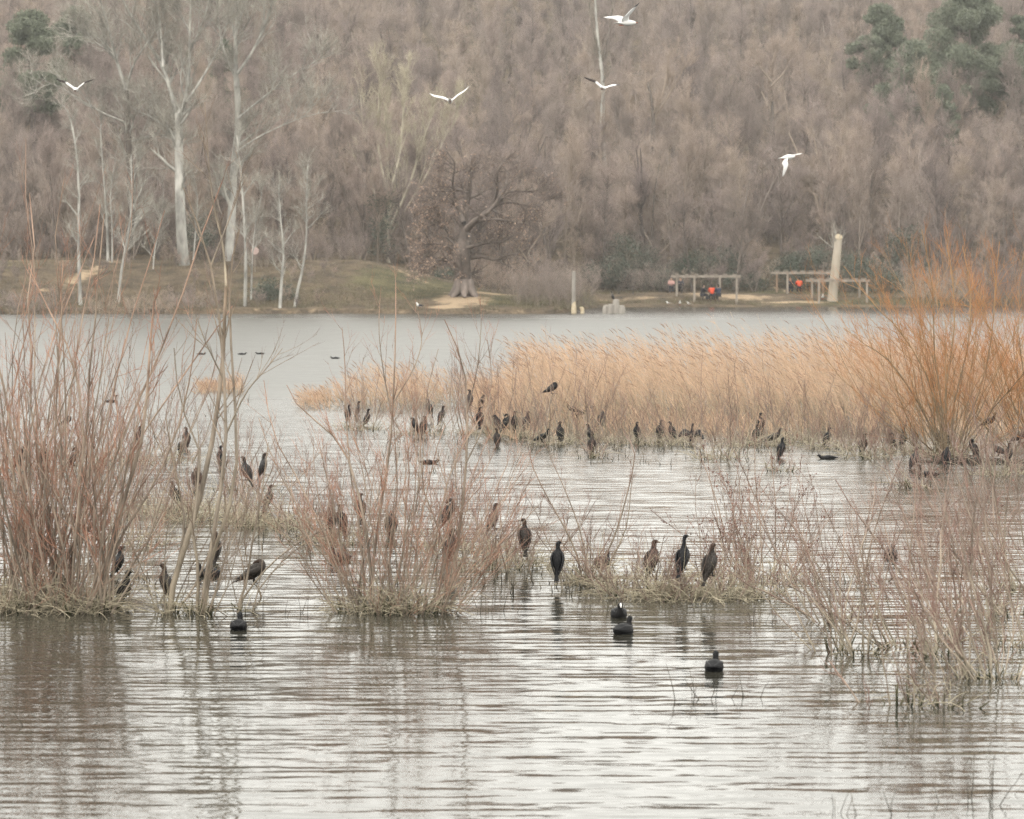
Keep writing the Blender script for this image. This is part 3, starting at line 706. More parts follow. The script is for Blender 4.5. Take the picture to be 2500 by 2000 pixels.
def trunk_piece(name, label, px, py0, py1, D, r, m_trunk, m_cut, seed, cat='stump', pieces=1, low_cut=False):
    rng = np.random.default_rng(seed); a_ = at(px, py0, D); hgt = at(px, py1, D)[2]; o = thing(name, label, cat, (a_[0], D, 0))
    for k in range(pieces):
        ox, oy, hk = (0, 0, hgt) if pieces == 1 else ((k / (pieces - 1) - .5) * 1.25, rng.uniform(-.25, .25), hgt * rng.uniform(.7, .86) if k != 2 else hgt * 1.3)
        P = smooth_line([(ox, oy, -.4), (ox + rng.uniform(-.04, .04), oy, hk * .5), (ox + rng.uniform(-.06, .06), oy, hk)], 7)[None]
        t = MB(); tubes(t, P, (r * np.linspace(1.15, .9, 7) * rng.uniform(.9, 1.1))[None], 12); t.build('trunk', m_trunk, o)
        t = MB(); loft(t, [P[0, -1] - (0, 0, .05), P[0, -1] + (0, -.01, .03)], [r * .9, r * .78], [r * .9, r * .78], 12, 2, (1, 0, 0)); t.build('cut_face', m_cut, o)
    if low_cut:
        t = MB(); loft(t, [(.0, -.02, -.2), (0, -.03, .45), (0, -.01, .95)], [r * 1.5, r * 1.32, r * 1.0], [r * 1.5, r * 1.32, r * 1.0], 12, 2, (1, 0, 0)); t.build('bare_foot', CUTWOOD, o)
    return o
trunk_piece('dead_post', 'tall dead trunk in the water with a bare yellow foot', 1401, 765, 664, 266, .15, GREYSTUMP, GREYSTUMP, 71, 'dead trunk', 1, True)
trunk_piece('small_stump', 'short yellow gnawed stump beside the tall dead trunk', 1421, 765, 751, 266, .17, CUTWOOD, CUTWOOD, 72)
trunk_piece('stump_cluster', 'cluster of broad grey tree stumps standing in the far water', 1498, 766, 740, 265, .27, GREYSTUMP, GREYSTUMP, 73, 'stump', 4)

# round sign on a pole
b0 = at(623, 735, 283); b0[2] = float(ground_z(b0[0], 283)); zt = at(623, 613, 283)[2] - b0[2]
o = thing('round_sign', 'round pale pink sign on a thin pole among the left trees', 'sign', b0)
SIGN = plain_mat('faded_pink_paint', (.46, .34, .31), (.52, .40, .36), 4, .6)
t = MB(); tubes(t, np.array([[(0, 0, -.2), (0, 0, zt * .5), (0, 0, zt)]]), np.full((1, 3), .035), 8); t.build('pole', TIMBER, o)
t = MB(); loft(t, [(0, -.06, zt), (0, -.05, zt), (0, -.02, zt), (0, -.012, zt)], [.30, .33, .33, .30], [.30, .33, .33, .30], 20, 1, (1, 0, 0)); t.build('disc', SIGN, o)

# picnic tables
TABLEM = plain_mat('dark_table_wood', (.085, .075, .068), (.14, .12, .105), 5, .8)
def table(label, px, D, yaw=0.0):
    x_ = (px - 1250) / F * D; g = float(ground_z(x_, D)); o = thing('picnic_table', label, 'picnic table', (x_, D, g), yaw, 'picnic tables on the far shore')
    for k in range(4): t = MB(); box(t, (0, -.3 + k * .2, .75), (1.8, .18, .05)); t.build('top_plank', TABLEM, o, False)
    for s_ in (-1, 1): t = MB(); box(t, (0, s_ * .72, .45), (1.8, .26, .05)); t.build('bench', TABLEM, o, False)
    for s_ in (-1, 1):
        for q in (-1, 1): t = MB(); tubes(t, np.array([[(s_ * .7, q * .72, -.05), (s_ * .7, q * .28, .73)]]), np.full((1, 2), .05), 4); t.build('leg', TABLEM, o, False)
        t = MB(); box(t, (s_ * .7, 0, .41), (.07, 1.6, .09)); t.build('cross_bar', TABLEM, o, False)
    return np.array([x_, D, g])
TA = table('picnic table under the left pergola with three people', 1734, 310.5)
TB_ = table('empty picnic table left of the others, behind the stumps', 1528, 316)
TC = table('picnic table by the left end of the left pergola with two people', 1647, 319)
TD = table('picnic table under the rear pergola with two people', 1938, 319.5)

# people
SKIN = plain_mat('skin', (.42, .27, .20), (.48, .32, .24), 6, .6)
HAIRM = plain_mat('dark_hair', (.03, .022, .018), (.06, .045, .035), 20, .6)
CLOTH = {k: plain_mat(k + '_cloth', a_, b_, 9, .85) for k, (a_, b_) in dict(red=((.75, .09, .04), (.85, .13, .06)), black=((.025, .025, .032), (.05, .05, .06)), navy=((.03, .04, .07), (.05, .06, .10)),
         pink=((.42, .24, .22), (.52, .32, .28)), jeans=((.06, .075, .11), (.10, .12, .16)), grey=((.20, .20, .21), (.28, .28, .29))).items()}
def skin_obj(name, verts, edges, radii, mat, parent):
    me = bpy.data.meshes.new(name); me.from_pydata([tuple(v) for v in verts], edges, []); o = link(name, me, parent)
    sk = o.modifiers.new('skin', 'SKIN'); sk.use_smooth_shade = True
    for i_, r_ in enumerate(radii):
        d_ = me.skin_vertices[0].data[i_]; d_.radius = (r_, r_); d_.use_root = (i_ == 0)
    o.modifiers.new('subdivision', 'SUBSURF').levels = 1; o.modifiers[-1].render_levels = 2
    me.materials.append(mat); return o
def person(label, x_, y_, g, yaw, top, legs, lean=.06):
    """seated on a bench, facing local +Y, hands on the table"""
    o = thing('person', label, 'person', (x_, y_, g), yaw, 'people sitting at the far picnic tables'); o.scale = (1.12, 1.12, 1.12)
    V = [(0, 0, .52), (0, lean * .5, .75), (0, lean, .98), (0, lean + .02, 1.10), (0, lean + .05, 1.24), (0, lean + .06, 1.33),
         (.10, .02, .52), (.12, .42, .53), (.12, .44, .10), (.12, .57, .06), (-.10, .02, .52), (-.12, .42, .53), (-.12, .44, .10), (-.12, .57, .06),
         (.19, lean, 1.02), (.25, lean + .12, .80), (.12, lean + .34, .83), (-.19, lean, 1.02), (-.25, lean + .12, .80), (-.12, lean + .34, .83)]
    E = [(0, 1), (1, 2), (2, 3), (3, 4), (4, 5), (0, 6), (6, 7), (7, 8), (8, 9), (0, 10), (10, 11), (11, 12), (12, 13), (2, 14), (14, 15), (15, 16), (2, 17), (17, 18), (18, 19)]
    Rr = [.15, .14, .14, .06, .10, .08, .09, .065, .045, .035, .09, .065, .045, .035, .07, .05, .035, .07, .05, .035]
    skin_obj('body', V, E, Rr, SKIN, o)
    J = [0, 1, 2, 14, 15, 16, 17, 18, 19]; idx = {j: i_ for i_, j in enumerate(J)}
    jv = [np.array(V[j]) for j in J]; jv[5] = jv[5] * .85 + jv[4] * .15; jv[8] = jv[8] * .85 + jv[7] * .15
    skin_obj('jacket', jv, [(idx[a_], idx[b_]) for a_, b_ in E if a_ in idx and b_ in idx], [.20, .20, .19, .11, .085, .06, .11, .085, .06], CLOTH[top], o)
    J = [0, 6, 7, 8, 10, 11, 12]; idx = {j: i_ for i_, j in enumerate(J)}
    skin_obj('trousers', [V[j] for j in J], [(idx[a_], idx[b_]) for a_, b_ in E if a_ in idx and b_ in idx], [.17, .12, .095, .07, .12, .095, .07], CLOTH[legs], o)
    t = MB(); loft(t, [(0, lean + .10, 1.335), (0, lean + .05, 1.385), (0, lean - .03, 1.35), (0, lean - .05, 1.25), (0, lean - .03, 1.15)], [.06, .098, .112, .10, .05], [.02, .04, .06, .05, .02], 12, 3, (1, 0, 0)); t.build('hair', HAIRM, o)
person('person in black seated on the left at the table under the left pergola', TA[0] - .75, TA[1] - .1, TA[2], -1.2, 'black', 'navy')
person('person in a red jacket seated in the middle under the left pergola', TA[0] + .1, TA[1] - .74, TA[2], 0.1, 'red', 'black')
person('person in dark clothes seated on the right under the left pergola', TA[0] + .72, TA[1] - .72, TA[2], .5, 'navy', 'black')
person('person in pale pink top seated at the table left of the left pergola', TC[0] - .3, TC[1] + .74, TC[2], pi, 'pink', 'jeans')
person('person in black seated at the table left of the left pergola', TC[0] + .6, TC[1] + .74, TC[2], pi, 'black', 'black')
person('person with large red jacket seated under the rear pergola', TD[0] + .45, TD[1] - .74, TD[2], 0, 'red', 'black', .12)
person('person in dark top with bare head seated facing the red jacket', TD[0] - .3, TD[1] + .74, TD[2], pi, 'black', 'navy')

# ================================================================ BIRDS
def feather_mat(name, c0, c1, head, breast, scale=38.0):
    """t runs tail (0) to face (1) along the body"""
    m, nt, b = nodes(name)
    vo = nt.nodes.new('ShaderNodeTexVoronoi'); vo.inputs['Scale'].default_value = scale
    tc = nt.nodes.new('ShaderNodeTexCoord'); nt.links.new(tc.outputs['Object'], vo.inputs['Vector'])
    c = ramp(nt, vo.outputs['Distance'], [(.15, c1), (.6, c0)])
    c = mixc(nt, ramp(nt, attr(nt), [(.62, (0, 0, 0)), (.74, (1, 1, 1))]), c, head)
    sp = nt.nodes.new('ShaderNodeSeparateXYZ'); nt.links.new(tc.outputs['Object'], sp.inputs[0])
    fr = nt.nodes.new('ShaderNodeMapRange'); nt.links.new(sp.outputs[0], fr.inputs[0])
    for k, x in zip((1, 2), (.03, .09)): fr.inputs[k].default_value = x
    mid = ramp(nt, attr(nt), [(.3, (0, 0, 0)), (.42, (1, 1, 1)), (.66, (1, 1, 1)), (.75, (0, 0, 0))])
    c = mixc(nt, math_(nt, 'MULTIPLY', fr.outputs[0], mid), c, breast)
    nt.links.new(c, b.inputs['Base Color']); b.inputs['Roughness'].default_value = .6; b.inputs['Specular IOR Level'].default_value = .2
    return m
PLUM = {'k': feather_mat('black_plumage', (.004, .004, .005), (.010, .010, .012), (.0035, .0035, .0045), (.005, .0045, .005)),
        'b': feather_mat('brown_plumage', (.016, .0125, .0105), (.045, .036, .030), (.036, .021, .014), (.036, .027, .022)),
        'g': feather_mat('grey_breasted_plumage', (.012, .0115, .012), (.035, .032, .030), (.022, .016, .013), (.20, .17, .145))}
WINGM = {'k': plain_mat('black_wing', (.005, .005, .006), (.018, .018, .021), 60, .55), 'b': plain_mat('brown_wing', (.013, .010, .009), (.055, .045, .038), 60, .5), 'g': plain_mat('grey_wing', (.010, .010, .011), (.045, .042, .041), 60, .5)}
BILLM = plain_mat('horn_bill', (.16, .13, .10), (.24, .20, .15), 30, .4)
FOOTM = plain_mat('black_foot', (.012, .011, .010), (.03, .027, .025), 30, .5)
WHITEM = plain_mat('white_shield', (.78, .75, .72), (.85, .83, .80), 20, .5)

# spine: x forward, y left, z up; then half-width, half-thickness
SPINE = {
 'upright': [(-.135, 0, -.115, .036, .005), (-.10, 0, -.04, .027, .011), (-.066, 0, .025, .034, .030), (-.018, 0, .115, .074, .066), (.018, 0, .205, .083, .072), (.030, 0, .262, .070, .060), (.030, 0, .305, .038, .038), (.030, 0, .345, .029, .031), (.044, 0, .384, .031, .034), (.070, 0, .397, .025, .026), (.092, 0, .394, .012, .013)],
 'alert': [(-.13, 0, -.115, .036, .005), (-.096, 0, -.04, .027, .011), (-.062, 0, .025, .034, .030), (-.018, 0, .115, .072, .064), (.014, 0, .205, .080, .070), (.022, 0, .268, .062, .055), (.014, 0, .325, .031, .032), (.014, 0, .385, .024, .026), (.034, 0, .435, .028, .031), (.064, 0, .453, .023, .025), (.088, 0, .452, .011, .012)],
 'hunch': [(-.10, 0, -.09, .030, .006), (-.07, 0, -.02, .030, .012), (-.045, 0, .05, .050, .042), (-.01, 0, .13, .076, .070), (.02, 0, .21, .080, .075), (.035, 0, .265, .066, .062), (.045, 0, .30, .046, .046), (.06, 0, .325, .034, .038), (.082, 0, .335, .026, .030), (.10, 0, .328, .018, .02), (.115, 0, .32, .010, .011)],
 'preen': [(-.125, 0, -.07, .030, .006), (-.09, 0, -.01, .028, .011), (-.06, 0, .05, .044, .038), (-.015, 0, .13, .070, .064), (.03, 0, .205, .072, .068), (.06, 0, .26, .056, .052), (.075, .01, .305, .036, .036), (.06, .03, .345, .028, .029), (.022, .05, .350, .027, .028), (-.006, .058, .322, .022, .024), (-.016, .062, .298, .011, .012)],
 'lean': [(-.275, 0, .03, .032, .006), (-.20, 0, .055, .030, .012), (-.13, 0, .085, .046, .040), (-.04, 0, .12, .068, .064), (.05, 0, .16, .070, .068), (.105, 0, .205, .052, .052), (.128, 0, .25, .034, .035), (.132, 0, .288, .027, .028), (.148, 0, .318, .026, .029), (.172, 0, .327, .021, .023), (.194, 0, .324, .011, .012)],
 'tucked': [(-.29, 0, .02, .030, .006), (-.21, 0, .045, .030, .012), (-.14, 0, .08, .050, .044), (-.06, 0, .125, .078, .074), (.02, 0, .17, .084, .082), (.07, 0, .205, .070, .070), (.092, .01, .24, .048, .048), (.08, .03, .268, .034, .034), (.045, .05, .268, .028, .028), (.01, .06, .25, .022, .022), (-.01, .064, .24, .012, .012)],
 'swim': [(-.27, 0, .03, .026, .006), (-.20, 0, .025, .036, .018), (-.12, 0, .015, .058, .045), (-.02, 0, .01, .070, .058), (.07, 0, .01, .060, .050), (.115, 0, .035, .042, .042), (.125, 0, .09, .027, .028), (.122, 0, .145, .023, .024), (.135, 0, .185, .024, .027), (.158, 0, .196, .020, .022), (.18, 0, .193, .010, .011)],
 'swim_low': [(-.20, 0, .028, .024, .006), (-.15, 0, .028, .05, .022), (-.08, 0, .02, .075, .045), (0, 0, .02, .085, .052), (.08, 0, .02, .070, .046), (.13, 0, .035, .045, .036), (.155, 0, .055, .032, .030), (.17, 0, .07, .028, .028), (.185, 0, .075, .026, .026), (.20, 0, .072, .018, .018), (.212, 0, .07, .012, .010)],
 'coot': [(-.175, 0, .055, .016, .008), (-.14, 0, .055, .06, .028), (-.09, 0, .042, .088, .070), (0, 0, .035, .100, .086), (.08, 0, .035, .082, .072), (.115, 0, .062, .054, .054), (.130, 0, .100, .034, .034), (.134, 0, .130, .030, .030), (.145, 0, .156, .032, .032), (.166, 0, .162, .025, .026), (.184, 0, .156, .013, .014)],
}
SPINE['spread'] = SPINE['alert']
for nm in ('upright', 'alert'):                     # the same birds with the head turned to the right or left
    for sd_, sg in (('R', -1), ('L', 1)):
        q_ = [list(r_) for r_ in SPINE[nm]]; hx = q_[-3][0]
        q_[-3][0] -= .006; q_[-2][0] = hx + .002; q_[-2][1] = sg * .026; q_[-1][0] = hx + .006; q_[-1][1] = sg * .048
        SPINE[nm + sd_] = [tuple(r_) for r_ in q_]
WING = {'upright': [(.015, .060, .262, .030, .016), (-.012, .083, .195, .046, .018), (-.050, .074, .105, .040, .014), (-.086, .044, .015, .018, .008), (-.105, .022, -.045, .006, .004)],
        'lean': [(.085, .05, .205, .030, .016), (.02, .073, .175, .042, .018), (-.075, .066, .135, .036, .014), (-.18, .036, .085, .016, .008), (-.235, .02, .06, .006, .004)],
        'swim': [(.07, .045, .035, .024, .014), (.0, .066, .045, .036, .016), (-.09, .06, .042, .03, .014), (-.18, .03, .035, .014, .008), (-.22, .016, .032, .006, .004)],
        'coot': [(.09, .055, .055, .022, .014), (.02, .076, .066, .034, .016), (-.07, .064, .072, .030, .014), (-.14, .03, .066, .014, .008), (-.175, .012, .062, .006, .004)]}
for nm in ('alert', 'alertR', 'alertL', 'uprightR', 'uprightL'): WING[nm] = WING['upright']
WING['preen'] = WING['upright']; WING['tucked'] = WING['lean']; WING['swim_low'] = WING['swim']
WING['hunch'] = [(x + .005, y + .006, z, a_ * 1.05, b_) for x, y, z, a_, b_ in WING['upright']]

def wing_sheet(mb, lead, chord, axis, thick=.012, nseg=14, t=(0, 1), tipround=True):
    """open wing: leading-edge line, chord at each point, axis = direction from leading to trailing edge"""
    L = smooth_line(np.hstack([np.asarray(lead, float), np.asarray(chord, float)[:, None]]), nseg)
    axis = unit(np.asarray(axis, float)); T = unit(np.gradient(L[:, :3], axis=0)); N = unit(np.cross(T, axis[None]))
    prof = [(0, 0), (.12, .5), (.35, .55), (.7, .25), (1, 0), (.7, -.1), (.35, -.1), (.12, -.2)]
    v = []
    for i_ in range(nseg):
        c_ = max(L[i_, 3], .004)
        droop = .10 * c_
        v.append([L[i_, :3] + axis * c_ * u + N[i_] * (w * thick * (1 - .7 * i_ / nseg)) for u, w in prof])
    v = np.array(v); k_ = len(prof); i_ = np.arange(nseg - 1)[:, None] * k_; k = np.arange(k_)[None]; k2 = (k + 1) % k_
    mb.add(v.reshape(-1, 3), np.stack([i_ + k, i_ + k2, i_ + k_ + k2, i_ + k_ + k], -1).reshape(-1, 4), np.repeat(np.linspace(t[0], t[1], nseg), k_))
    mb.add(v[0], [list(range(k_))], t[0]); mb.add(v[-1], [list(range(k_))[::-1]], t[1])

BM = {}
def bird_meshes(pose, colr):
    key = (pose, colr)
    if key in BM: return BM[key]
    S = np.array(SPINE[pose]); parts = []
    body = MB(); loft(body, S[:, :3], S[:, 3], S[:, 4], 14, 3)
    parts.append(('body', body.mesh('bird_body', PLUM[colr])))
    h1, h0 = S[-1, :3], S[-2, :3]; d_ = unit(h1 - h0)
    bl = MB()
    if pose == 'coot':
        loft(bl, [h1 - d_ * .014 + (0, 0, .016), h1 + d_ * .006 + (0, 0, .006), h1 + d_ * .022 - (0, 0, .004), h1 + d_ * .036 - (0, 0, .010)], [.011, .013, .008, .003], [.014, .013, .008, .003], 8, 2); parts.append(('bill_and_shield', bl.mesh('bill', WHITEM)))
    else:
        loft(bl, [h1 - d_ * .01, h1 + d_ * .015, h1 + d_ * .038, h1 + d_ * .048 - (0, 0, .006)], [.010, .0075, .005, .003], [.010, .007, .005, .003], 8, 2); parts.append(('bill', bl.mesh('bill', BILLM)))
    if pose == 'spread':
        for s_ in (-1, 1):
            w = MB(); wing_sheet(w, [(.015, s_ * .04, .26), (.01, s_ * .15, .32), (0, s_ * .23, .33), (-.03, s_ * .31, .24), (-.06, s_ * .37, .13)], [.15, .17, .18, .15, .05], (-.35, s_ * .12, -.93), .016)
            parts.append(('wing', w.mesh('open_wing', WINGM[colr])))
    else:
        for s_ in (-1, 1):
            w_ = np.array(WING[pose]); w = MB(); loft(w, w_[:, :3] * (1, s_, 1), w_[:, 4], w_[:, 3], 10, 3); parts.append(('wing', w.mesh('folded_wing', WINGM[colr])))
    if pose not in ('swim', 'swim_low', 'coot'):
        bx_, bz_ = (0, .06) if pose not in ('lean', 'tucked') else (-.01, .10)
        for s_ in (-1, 1):
            f = MB(); tubes(f, np.array([[(bx_ - .01, s_ * .03, bz_ + .03), (bx_, s_ * .032, .03), (bx_, s_ * .034, .006)]]), np.array([[.018, .009, .008]]), 6)
            for a_ in (-.5, 0, .5): tubes(f, np.array([[(bx_, s_ * .034, .008), (bx_ + .022 * cos(a_), s_ * .034 + .022 * sin(a_), .008), (bx_ + .045 * cos(a_), s_ * .034 + .045 * sin(a_), -.004)]]), np.array([[.008, .006, .003]]), 5)
            parts.append(('foot', f.mesh('foot', FOOTM)))
    BM[key] = parts; return parts
HEAD = {'upright': .428, 'alert': .475, 'hunch': .372, 'preen': .378, 'lean': .35, 'tucked': .30, 'swim': .218, 'swim_low': .10, 'coot': .19, 'spread': .475}
for nm in ('upright', 'alert'): HEAD[nm + 'R'] = HEAD[nm + 'L'] = HEAD[nm]

PERCH = []       # (world foot point, wish for a branch under it)
def bird(px, ytop, D, yaw, pose, colr, label, s=.88, cat='cormorant', name='cormorant', group='cormorants resting in the flooded bushes', tilt=0.0):
    zt = at(px, ytop, D)[2]; x_ = (px - 1250) / F * D * (1 / CP if False else 1)
    x_ = at(px, ytop, D)[0]
    swim = pose in ('swim', 'swim_low', 'coot')
    z_ = 0.0 if swim else max(zt - HEAD[pose] * s, .035)
    o = thing(name, label, cat, (x_, D, z_), radians(yaw), group); o.scale = (s, s, s)
    o.rotation_euler = (0, radians(tilt), radians(yaw))
    for n_, me in bird_meshes(pose, colr): link(n_, me, o)
    if not swim: PERCH.append(np.array([x_, D, z_]))
    return o

C = [ # px, top of head, distance, heading, pose, plumage, label
 (162, 1024, 77, 20, 'tucked', 'k', 'dark cormorant crouched low on the far water side of the left bush, farthest left one'),
 (62, 1070, 61, 60, 'upright', 'k', 'dark cormorant at the far left edge with raised head behind red twigs'),
 (44, 1097, 58, 100, 'hunch', 'b', 'dark brown cormorant hunched directly left of the one at the far left edge'),
 (108, 1083, 60, -80, 'upright', 'b', 'brownish cormorant in the left bush, second of the row behind it'),
 (180, 1092, 58, 15, 'preen', 'b', 'brown cormorant preening with bent neck behind the left bush'),
 (340, 1054, 70, 80, 'upright', 'k', 'dark cormorant partly hidden by a thick leaning stem of the left bush'),
 (455, 1042, 68, 95, 'upright', 'b', 'brown cormorant behind the saplings, the upper of two stacked ones'),
 (444, 1090, 66, -60, 'preen', 'g', 'grey cormorant behind the saplings, the lower of two stacked ones'),
 (540, 1137, 62, 110, 'upright', 'k', 'black cormorant just left of the tall sapling stems'),
 (601, 1113, 51, 150, 'upright', 'g', 'pale-breasted cormorant perched right of the tall sapling, head to the left'),
 (643, 1105, 52, 5, 'upright', 'g', 'grey-breasted cormorant facing right, highest perch right of the saplings'),
 (480, 1178, 56, -90, 'hunch', 'b', 'brown hunched cormorant behind the thick sapling stem'),
 (427, 1190, 52, 140, 'upright', 'k', 'black cormorant on a low straw mound left of the saplings'),
 (655, 1213, 51, 10, 'upright', 'b', 'brown-grey cormorant facing right on a low straw mound right of the saplings'),
 (137, 1375, 37.5, -100, 'upright', 'k', 'black cormorant inside the straw of the left bush'),
 (287, 1333, 40, 10, 'upright', 'k', 'black cormorant facing right half behind the leaning trunk of the left bush'),
 (300, 1398, 36.5, 8, 'upright', 'k', 'large black cormorant facing right at the right foot of the left bush'),
 (404, 1375, 37, 170, 'upright', 'b', 'brown-headed cormorant facing left behind the foot of the leftmost sapling'),
 (526, 1295, 42, 85, 'upright', 'b', 'brown cormorant seen from behind between the sapling stems'),
 (622, 1366, 37.5, 15, 'tucked', 'b', 'leaning cormorant preening under a lifted wing, tail stretched left'),
 (850, 987, 79, 70, 'upright', 'k', 'dark cormorant, left of a trio in front of the low left reeds'),
 (874, 979, 82, 0, 'upright', 'g', 'grey cormorant facing right, middle of a trio in front of the low left reeds'),
 (896, 997, 78, 15, 'upright', 'k', 'dark cormorant with hanging tail, right of a trio in front of the low left reeds'),
 (1013, 1018, 73, 170, 'hunch', 'k', 'left of two dark cormorants pressed side by side before the reeds'),
 (1035, 1014, 73, 60, 'upright', 'b', 'right of two dark cormorants pressed side by side before the reeds'),
 (1047, 973, 80, 150, 'upright', 'b', 'grey-brown cormorant perched above the side-by-side pair'),
 (1078, 990, 77, 30, 'upright', 'k', 'dark slanting cormorant with long tail right of the side-by-side pair'),
 (1146, 950, 78, 80, 'upright', 'g', 'grey cormorant high in the reed edge above the large black one'),
 (1176, 963, 80, -20, 'hunch', 'b', 'brown cormorant head showing at the reed edge behind the large black one'),
 (1171, 993, 72, 90, 'upright', 'k', 'large black cormorant seen from behind at the left reed edge'),
 (1214, 1012, 73, 150, 'hunch', 'k', 'leftmost of three huddled black cormorants at the left reed edge'),
 (1236, 1010, 72.5, 30, 'preen', 'k', 'middle of three huddled black cormorants at the left reed edge'),
 (1256, 1003, 73, 80, 'upright', 'k', 'rightmost of three huddled black cormorants at the left reed edge'),
 (1213, 1045, 69, 100, 'upright', 'b', 'reddish brown cormorant low below the three huddled ones'),
 (1348, 933, 72, 5, 'tucked', 'k', 'round black cormorant with hidden head and thin tail, perched highest in the reeds'),
 (1286, 1003, 74, 60, 'upright', 'k', 'black cormorant half hidden in stems right of the huddled three'),
 (1398, 980, 76, 160, 'lean', 'k', 'black cormorant leaning with half-open wings in the reeds, left one'),
 (1420, 987, 77, 20, 'lean', 'k', 'black leaning cormorant in the reeds, right beside the half-open winged one'),
 (1447, 984, 78, 30, 'hunch', 'b', 'small brown cormorant in the reeds, rightmost of the leaning group'),
 (1324, 1046, 70, 20, 'lean', 'k', 'black cormorant leaning forward at the waterline before the reeds'),
 (1367, 1028, 70, 110, 'upright', 'g', 'upright grey-backed cormorant seen from behind at the waterline'),
 (1441, 1034, 70.5, 160, 'upright', 'g', 'grey-brown cormorant facing left, standing behind the mound-like one'),
 (1445, 1070, 66.5, 90, 'hunch', 'b', 'mound-like brown cormorant sitting low on the open water'),
 (1469, 1003, 74, 60, 'hunch', 'g', 'grey cormorant perched on a stem in front of the middle reeds'),
 (1555, 1029, 70.5, 95, 'upright', 'k', 'slim black cormorant alone, left of the wing-drying bird'),
 (1612, 1024, 71, 75, 'upright', 'k', 'black cormorant, second to the left of the wing-drying bird'),
 (1641, 1028, 71, 150, 'upright', 'k', 'black cormorant crossed by a pale stick, next to the wing-drying bird'),
 (1689, 1041, 70, 60, 'spread', 'k', 'black cormorant drying both wings stretched out'),
 (1857, 1007, 73, 100, 'upright', 'k', 'upper of two stacked cormorants in the middle right reeds'),
 (1846, 1042, 71, 70, 'upright', 'b', 'lower of two stacked cormorants in the middle right reeds'),
 (1890, 1058, 70, 20, 'lean', 'b', 'dark brown cormorant leaning in the stubble right of the stacked pair'),
 (1909, 1104, 65, 40, 'upright', 'k', 'black cormorant standing in open water with its reflection below'),
 (2020, 1045, 69.5, 25, 'upright', 'k', 'black cormorant perched clear on a bent stick, head to the right'),
 (2107, 1078, 66.5, -70, 'upright', 'b', 'brown cormorant behind reddish twigs, tail dipping to the water'),
 (2180, 1075, 68, 175, 'preen', 'k', 'round black cormorant preening, left of the pair left of the orange willow'),
 (2207, 1063, 69, 30, 'alert', 'k', 'long-necked black cormorant, right of the pair left of the orange willow'),
 (2292, 1043, 70, 60, 'lean', 'b', 'dark brown cormorant behind the base of the orange willow'),
 (2313, 1074, 67, 20, 'preen', 'k', 'black cormorant with curled neck at the foot of the orange willow'),
 (2378, 1073, 65, 150, 'preen', 'k', 'plump black cormorant on the dark root mat of the orange willow'),
 (2415, 1007, 68, 15, 'lean', 'k', 'black cormorant perched in the right branches of the orange willow'),
 (2490, 1045, 66, 15, 'lean', 'k', 'large dark cormorant leaning at the right edge of the picture'),
 (2437, 1098, 65, 160, 'lean', 'b', 'brown cormorant facing left beside the root mat of the orange willow'),
 (2463, 1105, 63.5, 60, 'upright', 'b', 'brown-grey upright cormorant right of the root mat of the orange willow'),
 (2232, 1133, 61.5, 20, 'upright', 'g', 'pale brown cormorant with black spread tail standing in front of the orange willow'),
 (2310, 1138, 62.5, 60, 'hunch', 'k', 'small black cormorant at the waterline behind the pale brown one'),
 (832, 1230, 45, 130, 'upright', 'k', 'black slanting cormorant in the left part of the middle bush'),
 (806, 1260, 47, 100, 'hunch', 'b', 'small dark cormorant low at the left margin of the middle bush'),
 (880, 1203, 48, 100, 'upright', 'b', 'dark brown cormorant deep behind the thick left stems of the middle bush'),
 (1095, 1217, 43.5, 20, 'preen', 'k', 'dark preening cormorant with raised bill in the right of the middle bush'),
 (1100, 1290, 40.5, 25, 'upright', 'b', 'reddish dark cormorant below the preening one in the middle bush'),
 (1205, 1227, 44.5, 20, 'upright', 'g', 'grey-brown cormorant perched upright just right of the middle bush'),
 (955, 1255, 46, 90, 'hunch', 'b', 'dim brown cormorant behind the centre stems of the middle bush'),
 (1281, 1265, 41, 95, 'upright', 'b', 'brown cormorant with pale neck seen from behind, left end of the right shrub row'),
 (1362, 1320, 38.5, 80, 'upright', 'k', 'scaly black cormorant seen from behind with tail in the water'),
 (1592, 1316, 38.5, 50, 'upright', 'b', 'cormorant with rusty brown head behind crossing straw'),
 (1667, 1305, 37.2, 60, 'alert', 'k', 'tall long-necked black cormorant in the right shrub row'),
 (1735, 1325, 37.0, 40, 'upright', 'b', 'dark brown cormorant right of the tall long-necked one'),
]
for k, (px, yt, D, yaw, pose, cl, lab) in enumerate(C):
    if pose in ('upright', 'alert') and abs(abs(yaw) - 90) < 42: pose += ('R' if (k % 3 or px > 1300) else 'L') if yaw > 0 else ('L' if k % 2 else 'R')
    bird(px, yt, D, yaw, pose, cl, lab, .88 * (1 + .05 * sin(k * 2.4)), tilt=4 * sin(k * 1.7) if pose[:5] in ('uprig', 'alert') else 0)
cg, dg = 'coots swimming on the lake', 'small dark ducks far out on the water'
for px, py, yaw, lab in [(577, 1537, 88, 'black coot swimming away below the saplings, head low'), (1513, 1507, -85, 'coot facing the camera with bright white forehead'), (1525, 1547, 60, 'coot swimming away just below the white-fronted one'),
                         (1748, 1637, 80, 'coot swimming away, lowest bird in the picture'), (2182, 1360, 70, 'coot behind the sparse twigs on the right water'), (828, 1368, 150, 'coot with white forehead at the left of the middle bush'),
                         (505, 1407, 178, 'grey coot swimming left behind the sapling stems'), (1473, 1378, 60, 'coot hidden behind the stems of the right shrub row')]:
    D = water_d(py)
    bird(px, 0, D, yaw, 'coot', 'k', lab, .92, 'coot', 'coot', cg)
